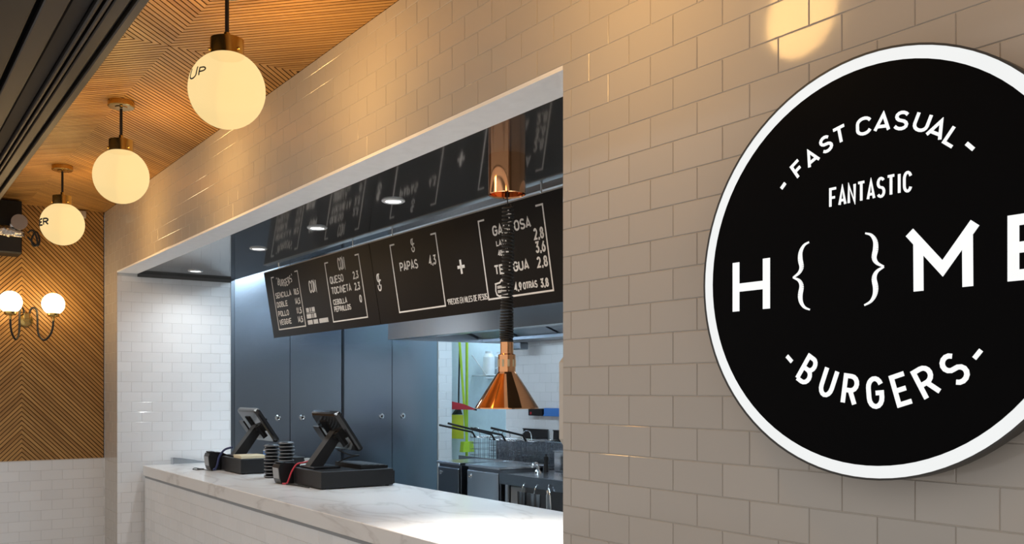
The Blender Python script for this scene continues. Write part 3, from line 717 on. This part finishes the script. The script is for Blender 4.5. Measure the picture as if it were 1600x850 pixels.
bword(b2, 'item LATA', T('LATA', 2.990, 3.074, .160, .182, .005)); bword(b2, 'item 400 ML', T('400 ML', 2.994, 3.088, .207, .231, .005)); bword(b2, 'price of 400 ML', T('3,6', 3.288, 3.354, .206, .250, .009), 'price')
bword(b2, 'item TE AGUA', T('TE AGUA', 2.948, 3.216, .276, .315, .009)); bword(b2, 'price of TE AGUA', T('2,8', 3.285, 3.356, .275, .317, .009), 'price')
bword(b2, 'price beside the jar emblem', T('4,9', 3.090, 3.142, .374, .408, .008), 'price'); bword(b2, 'item OTRAS', T('OTRAS', 3.158, 3.262, .377, .405, .0065)); bword(b2, 'price of OTRAS', T('3,8', 3.290, 3.344, .374, .408, .008), 'price')
jar = [([(2.932, -.362), (2.975, -.358), (2.99, -.346), (3.003, -.358), (3.045, -.360)], .008), ([(2.938, -.366), (2.932, -.395), (2.938, -.414), (2.955, -.422), (3.02, -.420), (3.04, -.405), (3.042, -.37)], .008)]
for t0 in (.372, .393): jar += [([(2.952+.009*i, -t0), (2.952+.009*i, -t0-.014)], .0055) for i in range(8)]
bword(b2, 'small emblem of a jar with tiny print', jar, 'emblem')

# ------------------------------------------------------------------ copper heat lamp
hx, hy = -2.925, .44
hl = thing('heat_lamp', 'copper heat lamp on a coiled black cable over the counter', 'heat lamp', (hx, hy, OPZ))
MB().lathe([(0, OPZ), (.073, OPZ), (.073, 2.358), (.070, 2.356), (.068, 2.362), (.068, 2.385), (0, 2.385)], (hx, hy, 0), (0, 0, 1), 48).build('canopy', 'copper', hl, 'polished copper cylinder on the soffit')
MB().tube([(hx+.004, hy, 2.39), (hx+.004, hy, 2.36), (hx+.006, hy, 2.30)], .0022, 6).build('wire', 'black_rubber', hl)
coil = []
turns, z0, z1 = 40, 2.315, 1.80
for i in range(turns*14+1):
    f = i/(turns*14); zz = z0+(z1-z0)*(1-(1-f)**1.18); r_ = .019+.004*f+.0015*math.sin(9*f); a = 2*PI*turns*f
    coil.append((hx+.007-.006*f+.003*math.sin(5*f)+r_*math.cos(a), hy+r_*math.sin(a), zz))
MB().tube(coil, .0042, 6).build('coiled_cable', 'black_rubber', hl, 'black spiral cable')
MB().lathe([(0, 1.805), (.022, 1.805), (.026, 1.792), (.026, 1.787), (0, 1.787)], (hx, hy, 0)).build('collar', 'black_plastic', hl)
nk = MB().lathe([(.0, 1.789), (.0255, 1.789), (.0255, 1.742), (.034, 1.738), (.034, 1.672), (.030, 1.668)], (hx, hy, 0), (0, 0, 1), 48).build('neck', 'copper', hl, 'copper neck with vent slots')
for k in range(10):
    a = 2*PI*k/10+.2; d = Vector((math.cos(a), math.sin(a), 0))
    MB().obox(Vector((hx, hy, 1.706))+d*.0338, d, Vector((-d.y, d.x, 0)), (0, 0, 1), .0012, .0042, .014).build('vent_slot', 'cream_card', nk)
MB().lathe([(.0335, 1.672), (.040, 1.664), (.124, 1.534), (.124, 1.530), (.121, 1.530), (.037, 1.662), (.010, 1.668)], (hx, hy, 0), (0, 0, 1), 64).build('shade', 'copper', hl, 'polished copper cone shade')
ld = bpy.data.lights.new('heat_bulb', 'SPOT'); ld.energy = 70; ld.color = (1.0, .93, .86); ld.spot_size = R(130); ld.spot_blend = .8; ld.shadow_soft_size = .03
lo = bpy.data.objects.new('heat_bulb', ld); COL.objects.link(lo); lo.parent = hl; lo.location = (0, 0, 1.60-OPZ)

# ------------------------------------------------------------------ tall steel cabinets
def tall_cabinet(label, y0, y1):
    o = thing('steel_cabinet', label, 'cabinet', (XJ-.3, (y0+y1)/2, .1), 'tall double-door steel cabinets')
    MB().box((XJ-.6, y0, .1), (XJ-.03, y1, 2.74)).build('body', 'dark_steel', o)
    ym = (y0+y1)/2
    for (a, b, ly) in ((y0+.004, ym-.003, ym-.11), (ym+.003, y1-.006, ym+.11)):
        d = MB().box((XJ-.03, a, .12), (XJ-.006, b, 2.735)).build('door', 'door_steel', o, 'brushed steel door')
        MB().lathe([(.026, 0), (.026, .004), (.017, .006), (.017, .001), (0, .001)], (XJ-.006, ly, 1.367), (1, 0, 0), 24).build('ring_pull', 'chrome', d, 'round recessed ring pull')
        MB().lathe([(.017, 0.0), (.0, .002)], (XJ-.0058, ly+.004, 1.366), (1, 0, 0), 20).build('lock', 'black_plastic', d)
    return o
tall_cabinet('left tall steel double-door cabinet next to the white side wall', .927, 1.900)
tall_cabinet('right tall steel double-door cabinet next to the kitchen corridor', 1.916, 2.885)

# ------------------------------------------------------------------ point-of-sale stations on the counter
def station(dx, dy, near):
    w_ = 'nearer' if near else 'farther'
    X = lambda x: x+dx
    Y = lambda y: y+dy
    side = 'beside the kitchen side of the counter' if near else 'at the far left end of the counter'
    # cash drawer
    d = thing('cash_drawer', w_+' black steel cash drawer '+('carrying a keyboard' if near else 'carrying a cream box'), 'cash drawer', (X(-5.185), Y(.83), CT), 'cash drawers on the counter')
    MB().box((X(-5.39), Y(.59), CT+.006), (X(-4.98), Y(1.067), CT+.105), .003).build('body', 'charcoal', d, 'black steel case')
    MB().box((X(-5.385), Y(1.067), CT+.012), (X(-4.985), Y(1.080), CT+.092), .002).build('drawer_front', 'black_plastic', d)
    for fx in (-5.36, -5.01):
        for fy in (.62, 1.04): MB().cyl((X(fx), Y(fy), CT), (X(fx), Y(fy), CT+.007), .012).build('foot', 'black_rubber', d)
    top = CT+.105
    # touch-screen terminal on its arm
    t = thing('touch_terminal', w_+' black touch-screen till seen from behind on a slanted arm', 'till', (X(-5.25), Y(.70), top+.001), 'touch-screen tills on the counter')
    MB().box((X(-5.36), Y(.62), top+.001), (X(-5.16), Y(.80), top+.014), .004).build('foot_plate', 'black_plastic', t)
    MB().prism([(Y(.625), top+.012), (Y(.715), top+.012), (Y(.845), top+.195), (Y(.800), top+.235)], 'x', X(-5.300), X(-5.225)).build('arm', 'charcoal', t, 'slanted charcoal arm')
    for k in range(4):
        c = Vector((X(-5.26), Y(.805)+.012*k, top+.200+.017*k)); 
        MB().obox(c, (1, 0, 0), (0, .82, .57), (0, -.57, .82), .066-.004*k, .030, .006).build('hinge_ring', 'black_plastic' if k % 2 else 'charcoal', t)
    up = Vector((0, -.162, .233)).normalized(); nn = Vector((0, up.z, -up.y))        # screen side
    ctr = Vector((X(-5.25), Y(.815), 1.352))
    head = MB(); hw, hh = .190, .142
    pts = []
    for (a, b) in ((-1, -1), (1, -1), (1, 1), (-1, 1)):
        for q in (0, 1, 2):
            an = {(-1,-1): 180, (1,-1): 270, (1,1): 0, (-1,1): 90}[(a, b)]+45*q
            pts.append((a*(hw-.014)+.014*math.cos(R(an)), b*(hh-.014)+.014*math.sin(R(an))))
    P3 = lambda p, k, dn: ctr+Vector((1, 0, 0))*p[0]*k+up*p[1]*k+nn*dn
    n_ = len(pts)
    rings = [[P3(p, k, dn) for p in pts] for k, dn in ((.90, -.022), (.975, -.014), (1, -.002), (1, .012), (.985, .016))]
    head.add([v for r_ in rings for v in r_], [(i*n_+j, i*n_+(j+1) % n_, (i+1)*n_+(j+1) % n_, (i+1)*n_+j) for i in range(4) for j in range(n_)]+[tuple(range(n_))[::-1], tuple(range(4*n_, 5*n_))])
    hd_ = head.build('head', 'black_gloss', t, 'glossy black rounded screen casing')
    MB().obox(ctr+nn*.0165, (1, 0, 0), up, nn, hw-.02, hh-.018, .001).build('screen', 'black_gloss', hd_)
    MB().obox(ctr-nn*.030-up*.045, (1, 0, 0), up, nn, .060, .050, .012).build('bracket', 'black_plastic', hd_, 'mounting bracket')
    MB().obox(ctr-nn*.05+Vector((-.13, 0, 0))-up*.01, (1, 0, 0), up, nn, .045, .075, .006).build('rear_display', 'black_plastic', t, 'small dark plate behind the screen')
    MB().obox(ctr+up*(hh-.006)+Vector((hw-.015, 0, 0))-nn*.004, (1, 0, 0), up, nn, .010, .005, .012).build('corner_cap', 'white_plastic', hd_, 'small pale corner')
    # receipt printer facing the customers
    p = thing('receipt_printer', w_+' small black receipt printer with grey front panel', 'printer', (X(-5.46), Y(.58), CT), 'receipt printers on the counter')
    px0, px1, pyf = X(-5.530), X(-5.425), Y(.508)
    prof = [(pyf+.018, CT+.002), (pyf+.13, CT+.002), (pyf+.155, CT+.05), (pyf+.150, CT+.105), (pyf+.10, CT+.128), (pyf+.035, CT+.132), (pyf+.008, CT+.122), (pyf, CT+.100), (pyf+.008, CT+.03)]
    MB().prism(prof, 'x', px0, px1).build('body', 'black_plastic', p, 'rounded black body')
    MB().obox((.5*(px0+px1), pyf+.0025, CT+.066), (1, 0, 0), (0, .115, -.99), (0, -.99, -.115), .046, .033, .002).build('front_panel', 'grey_panel', p, 'grey front panel')
    MB().box((px0+.01, pyf+.01, CT+.128), (px1-.01, pyf+.05, CT+.136), .003).build('lid', 'charcoal', p)
    return top
top = station(0, 0, True)
station(-1.215, -.05, False)
def cable(name, pts, r, m, label): return tag(MB().tube(bez(pts, 48), r, 8).build(name, m, loc=pts[0]), label, 'cable')
cable('till_cable', [(-5.20, .80, 1.235), (-5.16, .86, 1.205), (-5.15, .92, 1.20), (-5.20, .87, 1.185), (-5.28, .835, 1.150)], .004, 'black_rubber', 'black loop of cable under the nearer till screen')
cable('power_cable', [(-5.330, .70, 1.17), (-5.345, .64, 1.155), (-5.36, .60, 1.145), (-5.375, .572, 1.10), (-5.385, .556, 1.05), (-5.392, .545, 1.027), (-5.40, .52, 1.027)], .0055, 'red_cable', 'red cable running down from the nearer till arm')
cable('data_cable', [(-6.54, .60, 1.19), (-6.59, .56, 1.17), (-6.618, .53, 1.12), (-6.622, .515, 1.06), (-6.618, .50, 1.032), (-6.59, .48, 1.031)], .008, 'navy_cable', 'dark blue cable down the farther till arm')
cable('counter_cable', [(-6.74, .455, 1.026), (-6.79, .44, 1.025), (-6.80, .41, 1.03), (-6.76, .38, 1.025), (-6.70, .40, 1.025), (-6.72, .43, 1.027), (-6.78, .42, 1.025), (-6.66, .44, 1.026), (-6.55, .46, 1.026)], .003, 'black_rubber', 'thin black cable curled on the marble by the farther printer')
cable('counter_cable', [(-5.372, .535, 1.025), (-5.34, .545, 1.025), (-5.30, .555, 1.026), (-5.22, .568, 1.025), (-5.12, .575, 1.025)], .004, 'black_rubber', 'black cable lying along the base of the nearer cash drawer')
kb = thing('keyboard', 'slim black keyboard lying on the nearer cash drawer', 'keyboard', (-5.2, .96, top))
MB().prism([(.868, top+.001), (1.05, top+.001), (1.05, top+.018), (.868, top+.026)], 'x', -5.385, -5.02).build('body', 'black_plastic', kb)
for r_ in range(4):
    for c in range(11):
        y = .885+.040*r_; x = -5.372+.0315*c
        MB().box((x, y, top+.019-.0018*r_), (x+.026, y+.034, top+.028-.0018*r_), .002).build('key', 'charcoal', kb)
cbx = thing('card_box', 'flat cream card box on the farther cash drawer', 'box', (-6.28, .63, top))
MB().box((-6.365, .548, top+.001), (-6.205, .72, top+.020), .002).build('carton', 'cream_card', cbx)
MB().box((-6.367, .546, top+.014), (-6.203, .722, top+.024), .002).build('lid', 'cream_card', cbx)
tr = thing('tape_roll_holder', 'small white and blue bottle behind the cream box', 'bottle', (-6.30, .765, top))
MB().lathe([(0, top+.001), (.022, top+.001), (.022, top+.05), (.010, top+.062), (.010, top+.075), (0, top+.075)], (-6.30, .765, 0)).build('body', 'white_plastic', tr)
MB().lathe([(.0225, top+.015), (.0225, top+.045)], (-6.30, .765, 0)).build('label_band', 'blue_plastic', tr, 'blue band')
cp = thing('clear_bag', 'crumpled clear plastic bag beside the pager stacks', 'plastic bag', (-5.66, .80, CT))
mb = MB(); mb.sphere((-5.66, .80, CT+.055), .05, 14, 9)
for v in mb.v: v += Vector((random.uniform(-.014, .014), random.uniform(-.014, .014), random.uniform(-.012, .02)))
mb.build('bag', 'clear_plastic', cp); MB().lathe([(.012, CT+.10), (.022, CT+.135)], (-5.66, .80, 0)).build('neck', 'clear_plastic', cp)
ORD = ['first', 'second', 'third', 'fourth', 'fifth', 'sixth', 'seventh', 'eighth', 'ninth', 'tenth', 'eleventh']
# restaurant pagers, every one its own thing
def pager(x, y, z, label):
    o = thing('pager', label, 'pager', (x, y, z), 'stacked round pagers')
    MB().lathe([(0, z), (.040, z), (.050, z+.006), (.050, z+.013), (.040, z+.019), (0, z+.019)], (x, y, 0), (0, 0, 1), 24).build('body', 'black_plastic', o, 'black round body')
    MB().lathe([(.0415, z+.0035), (.0508, z+.008), (.0508, z+.011), (.0415, z+.0155)], (x, y, 0), (0, 0, 1), 24).build('rim', 'cream_plastic' if False else 'grey_panel', o, 'grey rim')
    return o
for nm, x, y, n in (('left', -5.880, .640, 10), ('right', -5.745, .690, 11)):
    for k in range(n):
        jx, jy = random.uniform(-.003, .003), random.uniform(-.003, .003)
        lab = 'round black pager, %s of the %s pager stack' % ('topmost' if k == n-1 else 'lowest' if k == 0 else ORD[k]+' from the bottom', nm)
        pager(x+jx, y+jy, CT+.0225*k, lab)
# steel angle at the counter's far end
sa = thing('steel_angle', 'small steel corner angle standing at the far left end of the marble top', 'bracket', (-7.36, .5, CT))
MB().box((-7.388, .395, CT), (-7.32, .399, CT+.052)).build('end_plate', 'kitchen_steel', sa)
MB().prism([(.399, CT), (.71, CT), (.71, CT+.004), (.47, CT+.045), (.399, CT+.052)], 'x', -7.388, -7.383).build('long_plate', 'kitchen_steel', sa)

# ------------------------------------------------------------------ white dispenser on the right jamb
dp = thing('wall_dispenser', 'cream rounded dispenser on the right edge of the opening', 'dispenser', (XR-.02, .07, 1.56))
pr_ = [(.012, 1.462), (.03, 1.438), (.11, 1.438), (.135, 1.46), (.135, 1.68), (.115, 1.700), (.03, 1.700), (.012, 1.680)]
MB().prism(pr_, 'x', XR-.030, XR-.001).build('body', 'cream_plastic', dp)
MB().prism([(.02, 1.48), (.12, 1.48), (.12, 1.665), (.02, 1.665)], 'x', XR-.036, XR-.030).build('cover', 'cream_plastic', dp)
MB().cyl((XR-.014, .06, 1.405), (XR-.014, .06, 1.44), .012).build('nozzle', 'cream_plastic', dp)

# ------------------------------------------------------------------ kitchen: hood, appliances, tools
hx0, hx1, hy0, hy1, hz = -6.59, -3.4, 1.90, 3.09, 2.006
ho = thing('extractor_hood', 'large stainless steel extractor hood behind the menu boards', 'extractor hood', (-5, 2.5, hz))
MB().box((hx0, hy0, hz), (hx1, hy0+.02, 2.55), .002).build('front_panel', 'kitchen_steel', ho, 'bright steel front')
MB().box((hx0, hy0+.02, hz), (hx0+.02, hy1, 2.55)).build('side_panel', 'kitchen_steel', ho)
MB().box((hx1-.02, hy0+.02, hz), (hx1, hy1, 2.55)).build('side_panel', 'kitchen_steel', ho)
MB().box((hx0, hy0, 2.55), (hx1, hy1, 2.57)).build('top_panel', 'kitchen_steel', ho)
MB().box((hx0+.02, hy0+.02, hz+.0), (hx1-.02, hy0+.10, hz+.02)).build('gutter', 'dark_steel', ho)
MB().box((hx0+.02, hy1-.28, hz+.005), (hx1-.02, hy1, hz+.03)).build('back_lip', 'dark_steel', ho)
for k in range(6):
    x = hx0+.06+k*.52
    MB().prism([(hy0+.12, hz+.30), (hy1-.3, hz+.03), (hy1-.3, hz+.07), (hy0+.12, hz+.34)], 'x', x, x+.48).build('filter', 'dark_steel', ho, 'grease filter')
for x in (-6.0, -5.0, -4.0):  # unseen lights added inside the hood to brighten the tiled back wall
    hlm = MB().box((x-.32, hy0+.022, hz+.06), (x+.32, hy0+.06, hz+.17), .006).build('hood_fill', 'white_plastic', ho, 'added fill light hidden behind the hood front'); MB().box((x-.30, hy0+.06, hz+.07), (x+.30, hy0+.066, hz+.16)).build('lens', 'tube_lens', hlm)
MB().box((-6.27, 2.86, 1.936), (-6.11, 2.95, 1.995), .006).build('lamp_housing', 'dark_steel', ho, 'small dark housing under the hood')
def undercounter(label, x0, x1, m, zt):
    o = thing('undercounter_fridge', label, 'fridge', ((x0+x1)/2, 2.4, .1), 'undercounter units in the kitchen')
    MB().box((x0, 2.215, .1), (x1, 2.58, zt-.02), .004).build('body', 'dark_steel', o)
    MB().box((x0-.008, 2.192, zt-.02), (x1+.012, 2.60, zt), .004).build('top', 'kitchen_steel', o, 'steel worktop')
    for (a, b) in ((zt-.26, zt-.045), (zt-.50, zt-.28)):
        d = MB().box((x0+.008, 2.198, a), (x1-.012, 2.214, b), .006).build('drawer_front', m, o, 'steel drawer front')
        MB().box((x0+.06, 2.186, a+.0), (x1-.05, 2.20, a+.014), .003).build('handle', 'kitchen_steel', d)
    MB().lathe([(.016, 0), (.016, .006), (.011, .006), (.011, 0)], (x0+.05, 2.198, zt-.09), (0, -1, 0), 20).build('lock', 'chrome', o)
undercounter('dark undercounter fridge with drawers, left beside the tall cabinets', -6.315, -5.995, 'dark_steel', 1.043)
undercounter('lighter steel undercounter fridge with drawers, right of the dark one', -5.895, -5.47, 'kitchen_steel', 1.046)
tb = thing('prep_table', 'steel prep table with splash lip and legs at the right of the kitchen', 'table', (-4.9, 2.5, .1))
MB().box((-5.46, 2.20, .975), (-4.2, 2.92, 1.005), .004).build('top', 'kitchen_steel', tb)
MB().box((-5.46, 2.195, .93), (-4.2, 2.21, 1.006)).build('front_lip', 'dark_steel', tb)
for x in (-5.42, -4.95, -4.25):
    for y in (2.24, 2.88): MB().cyl((x, y, .1), (x, y, .975), .018, 10).build('leg', 'kitchen_steel', tb)
MB().box((-5.44, 2.24, .35), (-4.22, 2.9, .37)).build('shelf', 'dark_steel', tb)
rk = thing('tray_box', 'grey metal box standing under the prep table', 'box', (-5.3, 2.4, .371)); MB().box((-5.40, 2.25, .372), (-5.22, 2.6, .92), .006).build('body', 'grey_panel', rk); MB().cyl((-5.27, 2.25, .80), (-5.27, 2.24, .80), .012).build('knob', 'chrome', rk)
for i, (x0, x1, lab) in enumerate(((-5.20, -5.10, 'narrow dark apron hanging left under the prep table lip'), (-5.09, -4.93, 'wide dark apron hanging right under the prep table lip'))):
    o = thing('hanging_apron', lab, 'apron', ((x0+x1)/2, 2.17, .65))
    mb = MB(); nn_ = 9
    for k in range(nn_): mb.v += [Vector((x0+(x1-x0)*k/(nn_-1), 2.165+.012*math.sin(k*2.1), .90)), Vector((x0-.004+(x1-x0+.008)*k/(nn_-1), 2.165+.020*math.sin(k*2.1+.6), .45)), Vector((x0-.004+(x1-x0+.008)*k/(nn_-1), 2.169+.020*math.sin(k*2.1+.6), .45)), Vector((x0+(x1-x0)*k/(nn_-1), 2.169+.012*math.sin(k*2.1), .90))]
    for k in range(nn_-1):
        for j in range(4): mb.f.append([4*k+j, 4*k+4+j, 4*k+4+(j+1) % 4, 4*k+(j+1) % 4]); mb.sm.append(True)
    mb.build('cloth', 'charcoal', o); MB().tube([((x0+x1)/2, 2.168, .90), ((x0+x1)/2, 2.175, .935), ((x0+x1)/2, 2.193, .96)], .004, 6).build('hook', 'chrome', o)
tg = thing('tongs', 'pair of steel tongs hanging from the prep table lip', 'tongs', (-4.86, 2.17, .8))
for k in (-1, 1): MB().tube([(-4.865, 2.18, .955), (-4.865+k*.018, 2.175, .90), (-4.855+k*.022, 2.17, .80), (-4.845+k*.012, 2.17, .70)], .006, 8).build('arm', 'chrome', tg)
MB().tube([(-4.865, 2.19, .965), (-4.865, 2.18, .975), (-4.865, 2.175, .955)], .005, 6).build('hanging_loop', 'chrome', tg)
fc = thing('tap', 'shiny chrome tap on the prep table', 'tap', (-5.30, 2.42, 1.005))
MB().lathe([(0, 1.006), (.028, 1.006), (.022, 1.02), (.014, 1.03), (.014, 1.06), (0, 1.06)], (-5.30, 2.42, 0)).build('base', 'chrome', fc)
MB().tube(bez([(-5.30, 2.42, 1.05), (-5.295, 2.41, 1.075), (-5.28, 2.37, 1.078), (-5.275, 2.35, 1.05)], 16), .010, 8).build('spout', 'chrome', fc)
MB().cyl((-5.30, 2.42, 1.055), (-5.34, 2.44, 1.075), .008).build('lever', 'chrome', fc)
pm = thing('pepper_mill', 'slim black pepper mill standing behind the chrome tap', 'pepper mill', (-5.33, 2.52, 1.005))
MB().lathe([(0, 1.006), (.020, 1.006), (.016, 1.05), (.015, 1.085), (.018, 1.095), (.018, 1.118), (.008, 1.128), (0, 1.128)], (-5.33, 2.52, 0)).build('body', 'black_plastic', pm); MB().sphere((-5.33, 2.52, 1.131), .007, 10, 6).build('knob', 'black_plastic', pm)
sc2 = thing('steel_bin', 'square steel container at the right on the prep table', 'container', (-5.24, 2.66, 1.005))
MB().box((-5.34, 2.60, 1.006), (-5.14, 2.74, 1.155), .006).build('body', 'kitchen_steel', sc2); MB().box((-5.345, 2.595, 1.15), (-5.135, 2.745, 1.162), .003).build('rim', 'kitchen_steel', sc2)
fy = thing('fryer', 'stainless steel deep fryer bank against the white tiled wall', 'fryer', (-5.9, 2.85, .1))
MB().box((-6.62, 2.62, .1), (-5.48, 3.08, 1.00), .006).build('body', 'kitchen_steel', fy)
MB().box((-6.62, 2.98, 1.0), (-5.48, 3.08, 1.19), .004).build('riser', 'kitchen_steel', fy, 'raised steel back')
for k in range(3): MB().box((-6.58+k*.37, 2.66, .985), (-6.26+k*.37, 2.96, 1.004)).build('oil_tank', 'black_gloss', fy, 'dark oil tank')
MB().box((-6.63, 2.60, 1.0), (-5.47, 2.62, 1.05)).build('rail', 'kitchen_steel', fy)
def basket(x, y, hz_, y1, z1, label):
    o = thing('fry_basket', label, 'fry basket', (x, y, 1.01), 'fry baskets on the fryer')
    a, b, z0 = .075, .13, 1.012; zt = hz_-.045
    mesh_ = MB()
    for k in range(7):
        xx = x-a+2*a*k/6; mesh_.tube([(xx, y-b, zt), (xx, y-b, z0), (xx, y+b, z0), (xx, y+b, zt)], .0016, 4)
    for k in range(7):
        yy = y-b+2*b*k/6; mesh_.tube([(x-a, yy, zt), (x-a, yy, z0), (x+a, yy, z0), (x+a, yy, zt)], .0016, 4)
    for k in range(5):
        zz = z0+(zt-z0)*k/4; mesh_.tube([(x-a, y-b, zz), (x+a, y-b, zz), (x+a, y+b, zz), (x-a, y+b, zz), (x-a, y-b, zz)], .0016, 4)
    mesh_.build('wire_cage', 'dark_steel', o)
    MB().tube([(x-a, y-b, zt), (x+a, y-b, zt), (x+a, y+b, zt), (x-a, y+b, zt), (x-a, y-b, zt)], .004, 6).build('rim_wire', 'chrome', o)
    MB().tube(bez([(x-a, y-b, zt), (x-a*.6, y-b+.01, hz_+.02), (x, y-b+.01, hz_+.035), (x+a*.6, y-b+.01, hz_+.02), (x+a, y-b, zt)], 20), .004, 6).build('hoop', 'chrome', o, 'wire hoop')
    MB().tube([(x, y-b, zt), (x, y-b-.03, hz_), (x, y1, z1)], .0085, 8).build('handle', 'black_plastic', o, 'dark blue-black handle')
basket(-6.42, 2.76, 1.255, 2.28, 1.320, 'fry basket at the far left of the fryer')
basket(-6.24, 2.83, 1.240, 2.25, 1.340, 'fry basket second from the left with the longest handle')
basket(-6.05, 2.80, 1.245, 2.34, 1.305, 'fry basket third from the left on the fryer')
basket(-5.80, 2.82, 1.250, 2.36, 1.315, 'fry basket at the right end of the fryer')
for x0, x1, lab in ((-6.35, -6.02, 'shallow black tray leaning on the fryer back, left one'), (-5.94, -5.60, 'shallow black tray leaning on the fryer back, right one')):
    o = thing('black_tray', lab, 'tray', ((x0+x1)/2, 3.03, 1.19), 'black trays on the fryer back')
    MB().prism([(2.985, 1.193), (3.08, 1.193), (3.08, 1.275), (3.074, 1.275), (3.07, 1.20), (2.985, 1.20)], 'x', x0, x1).build('tray', 'black_gloss', o); MB().box((x0-.004, 3.07, 1.27), (x1+.004, 3.084, 1.278)).build('rim', 'black_plastic', o)
o = thing('control_box', 'small black control box on the tiled back wall below the copper shade', 'control box', (-6.16, 3.07, 1.42))
MB().box((-6.25, 3.05, 1.389), (-6.068, 3.097, 1.449), .004).build('body', 'black_plastic', o); MB().box((-6.22, 3.047, 1.40), (-6.20, 3.05, 1.42)).build('indicator', 'red_plastic', o)
o = thing('blue_panel', 'flat blue plastic holder on the tiled back wall beside the black control box', 'holder', (-5.9, 3.07, 1.42))
MB().box((-6.05, 3.06, 1.389), (-5.70, 3.097, 1.455), .004).build('body', 'blue_plastic', o); MB().box((-6.05, 3.055, 1.389), (-5.70, 3.06, 1.40)).build('lip', 'blue_plastic', o)
# brooms and tools in the corridor
def broom(label, x, y, ztop, zb, m, leanx, headm, hw, hz0, hz1, hs=.16):
    o = thing('broom', label, 'broom', (x, y, hz0-.01), 'cleaning tools in the corridor')
    MB().cyl((x+leanx[0], y+leanx[1], zb), (x, y+leanx[2], ztop), .0125, 10).build('handle', m, o)
    MB().prism([(y-hw/2, hz0), (y+hw/2, hz0), (y+hw*.42, hz1), (y-hw*.42, hz1)], 'x', x-.03, x+.03).build('head', headm, o)
    return o
broom('lime green broom with a leaning handle and lime head', -7.52, 3.27, 2.5, 1.09, 'lime_plastic', (0, .0, -.125), 'lime_plastic', .13, 1.005, 1.105)
o = thing('mop', 'lime green mop with an upright handle against the corridor wall', 'mop', (-7.6, 3.335, .1)); MB().cyl((-7.6, 3.318, .55), (-7.6, 3.322, 2.5), .014, 10).build('handle', 'lime_plastic', o); MB().lathe([(.05, .11), (.045, .35), (.02, .56), (0, .56)], (-7.6, 3.318, 0)).build('mop_head', 'white_plastic', o)
o = thing('dustpan', 'yellow dustpan on a black handle hanging in the corridor', 'dustpan', (-7.62, 3.22, 1.13)); MB().cyl((-7.62, 3.235, 1.40), (-7.62, 3.26, 2.5), .008, 8).build('handle', 'black_plastic', o); MB().prism([(3.14, 1.135), (3.285, 1.125), (3.28, 1.36), (3.15, 1.365)], 'x', -7.65, -7.60).build('pan', 'yellow_plastic', o); MB().prism([(3.17, 1.365), (3.27, 1.365), (3.245, 1.43), (3.225, 1.43)], 'x', -7.64, -7.60).build('collar', 'black_plastic', o)
o = thing('red_scoop', 'dark red plastic scoop pointing out of the corridor', 'scoop', (-7.46, 3.2, 1.45)); MB().prism([(3.05, 1.42), (3.31, 1.413), (3.305, 1.425), (3.18, 1.47), (3.05, 1.495)], 'x', -7.48, -7.44).build('blade', 'red_plastic', o); MB().cyl((-7.46, 3.31, 1.417), (-7.46, 3.34, 1.412), .009).build('tip', 'black_plastic', o)
ws_ = thing('wire_shelf', 'small white wire shelf on the pale blue corridor wall', 'shelf', (-7.6, 3.6, 1.74))
for k in range(9): MB().cyl((-7.70, 3.46+.04*k, 1.745), (-7.45, 3.46+.04*k, 1.745), .004, 6).build('wire', 'white_plastic', ws_)
for y in (3.45, 3.79): MB().tube([(-7.70, y, 1.95), (-7.45, y, 1.745), (-7.70, y, 1.745)], .005, 6).build('bracket', 'white_plastic', ws_)
MB().cyl((-7.45, 3.44, 1.750), (-7.45, 3.80, 1.750), .006, 6).build('front_wire', 'white_plastic', ws_); MB().cyl((-7.45, 3.44, 1.72), (-7.45, 3.80, 1.72), .005, 6).build('front_wire', 'white_plastic', ws_)
for y, lab in ((3.56, 'white plastic jug on the wire shelf, left one'), (3.70, 'white plastic jug on the wire shelf, right one')):
    o = thing('jug', lab, 'jug', (-7.57, y, 1.751), 'jugs on the wire shelf')
    MB().lathe([(0, 1.751), (.058, 1.751), (.062, 1.80), (.055, 1.93), (.035, 1.965), (.035, 1.985), (0, 1.985)], (-7.57, y, 0), (0, 0, 1), 20).build('body', 'white_plastic', o)
    MB().tube(bez([(-7.53, y+.05, 1.94), (-7.52, y+.085, 1.92), (-7.52, y+.085, 1.84), (-7.53, y+.055, 1.81)], 16), .008, 6).build('handle', 'white_plastic', o)
# kitchen ceiling lamps; the last one is added to brighten the tile strip
for i, (x, y, lab) in enumerate(((-6.2, 1.45, 'left kitchen ceiling lamp before the hood'), (-4.2, 1.45, 'right kitchen ceiling lamp before the hood'), (-7.1, 3.75, 'ceiling lamp in the back corridor beyond the hood'), (-7.0, 2.45, 'added short fill lamp between the tall cabinets and the hood'))):
    o = thing('ceiling_lamp', lab, 'ceiling lamp', (x, y, 2.8), 'kitchen ceiling lamps')
    MB().box((x-.6 if i < 2 else x-.3, y-.14, 2.76), (x+.6 if i < 2 else x+.3, y+.14, 2.799), .004).build('housing', 'white_plastic', o)
    MB().box((x-.58 if i < 2 else x-.28, y-.12, 2.752), (x+.58 if i < 2 else x+.28, y+.12, 2.760)).build('diffuser', 'tube_lens', o)
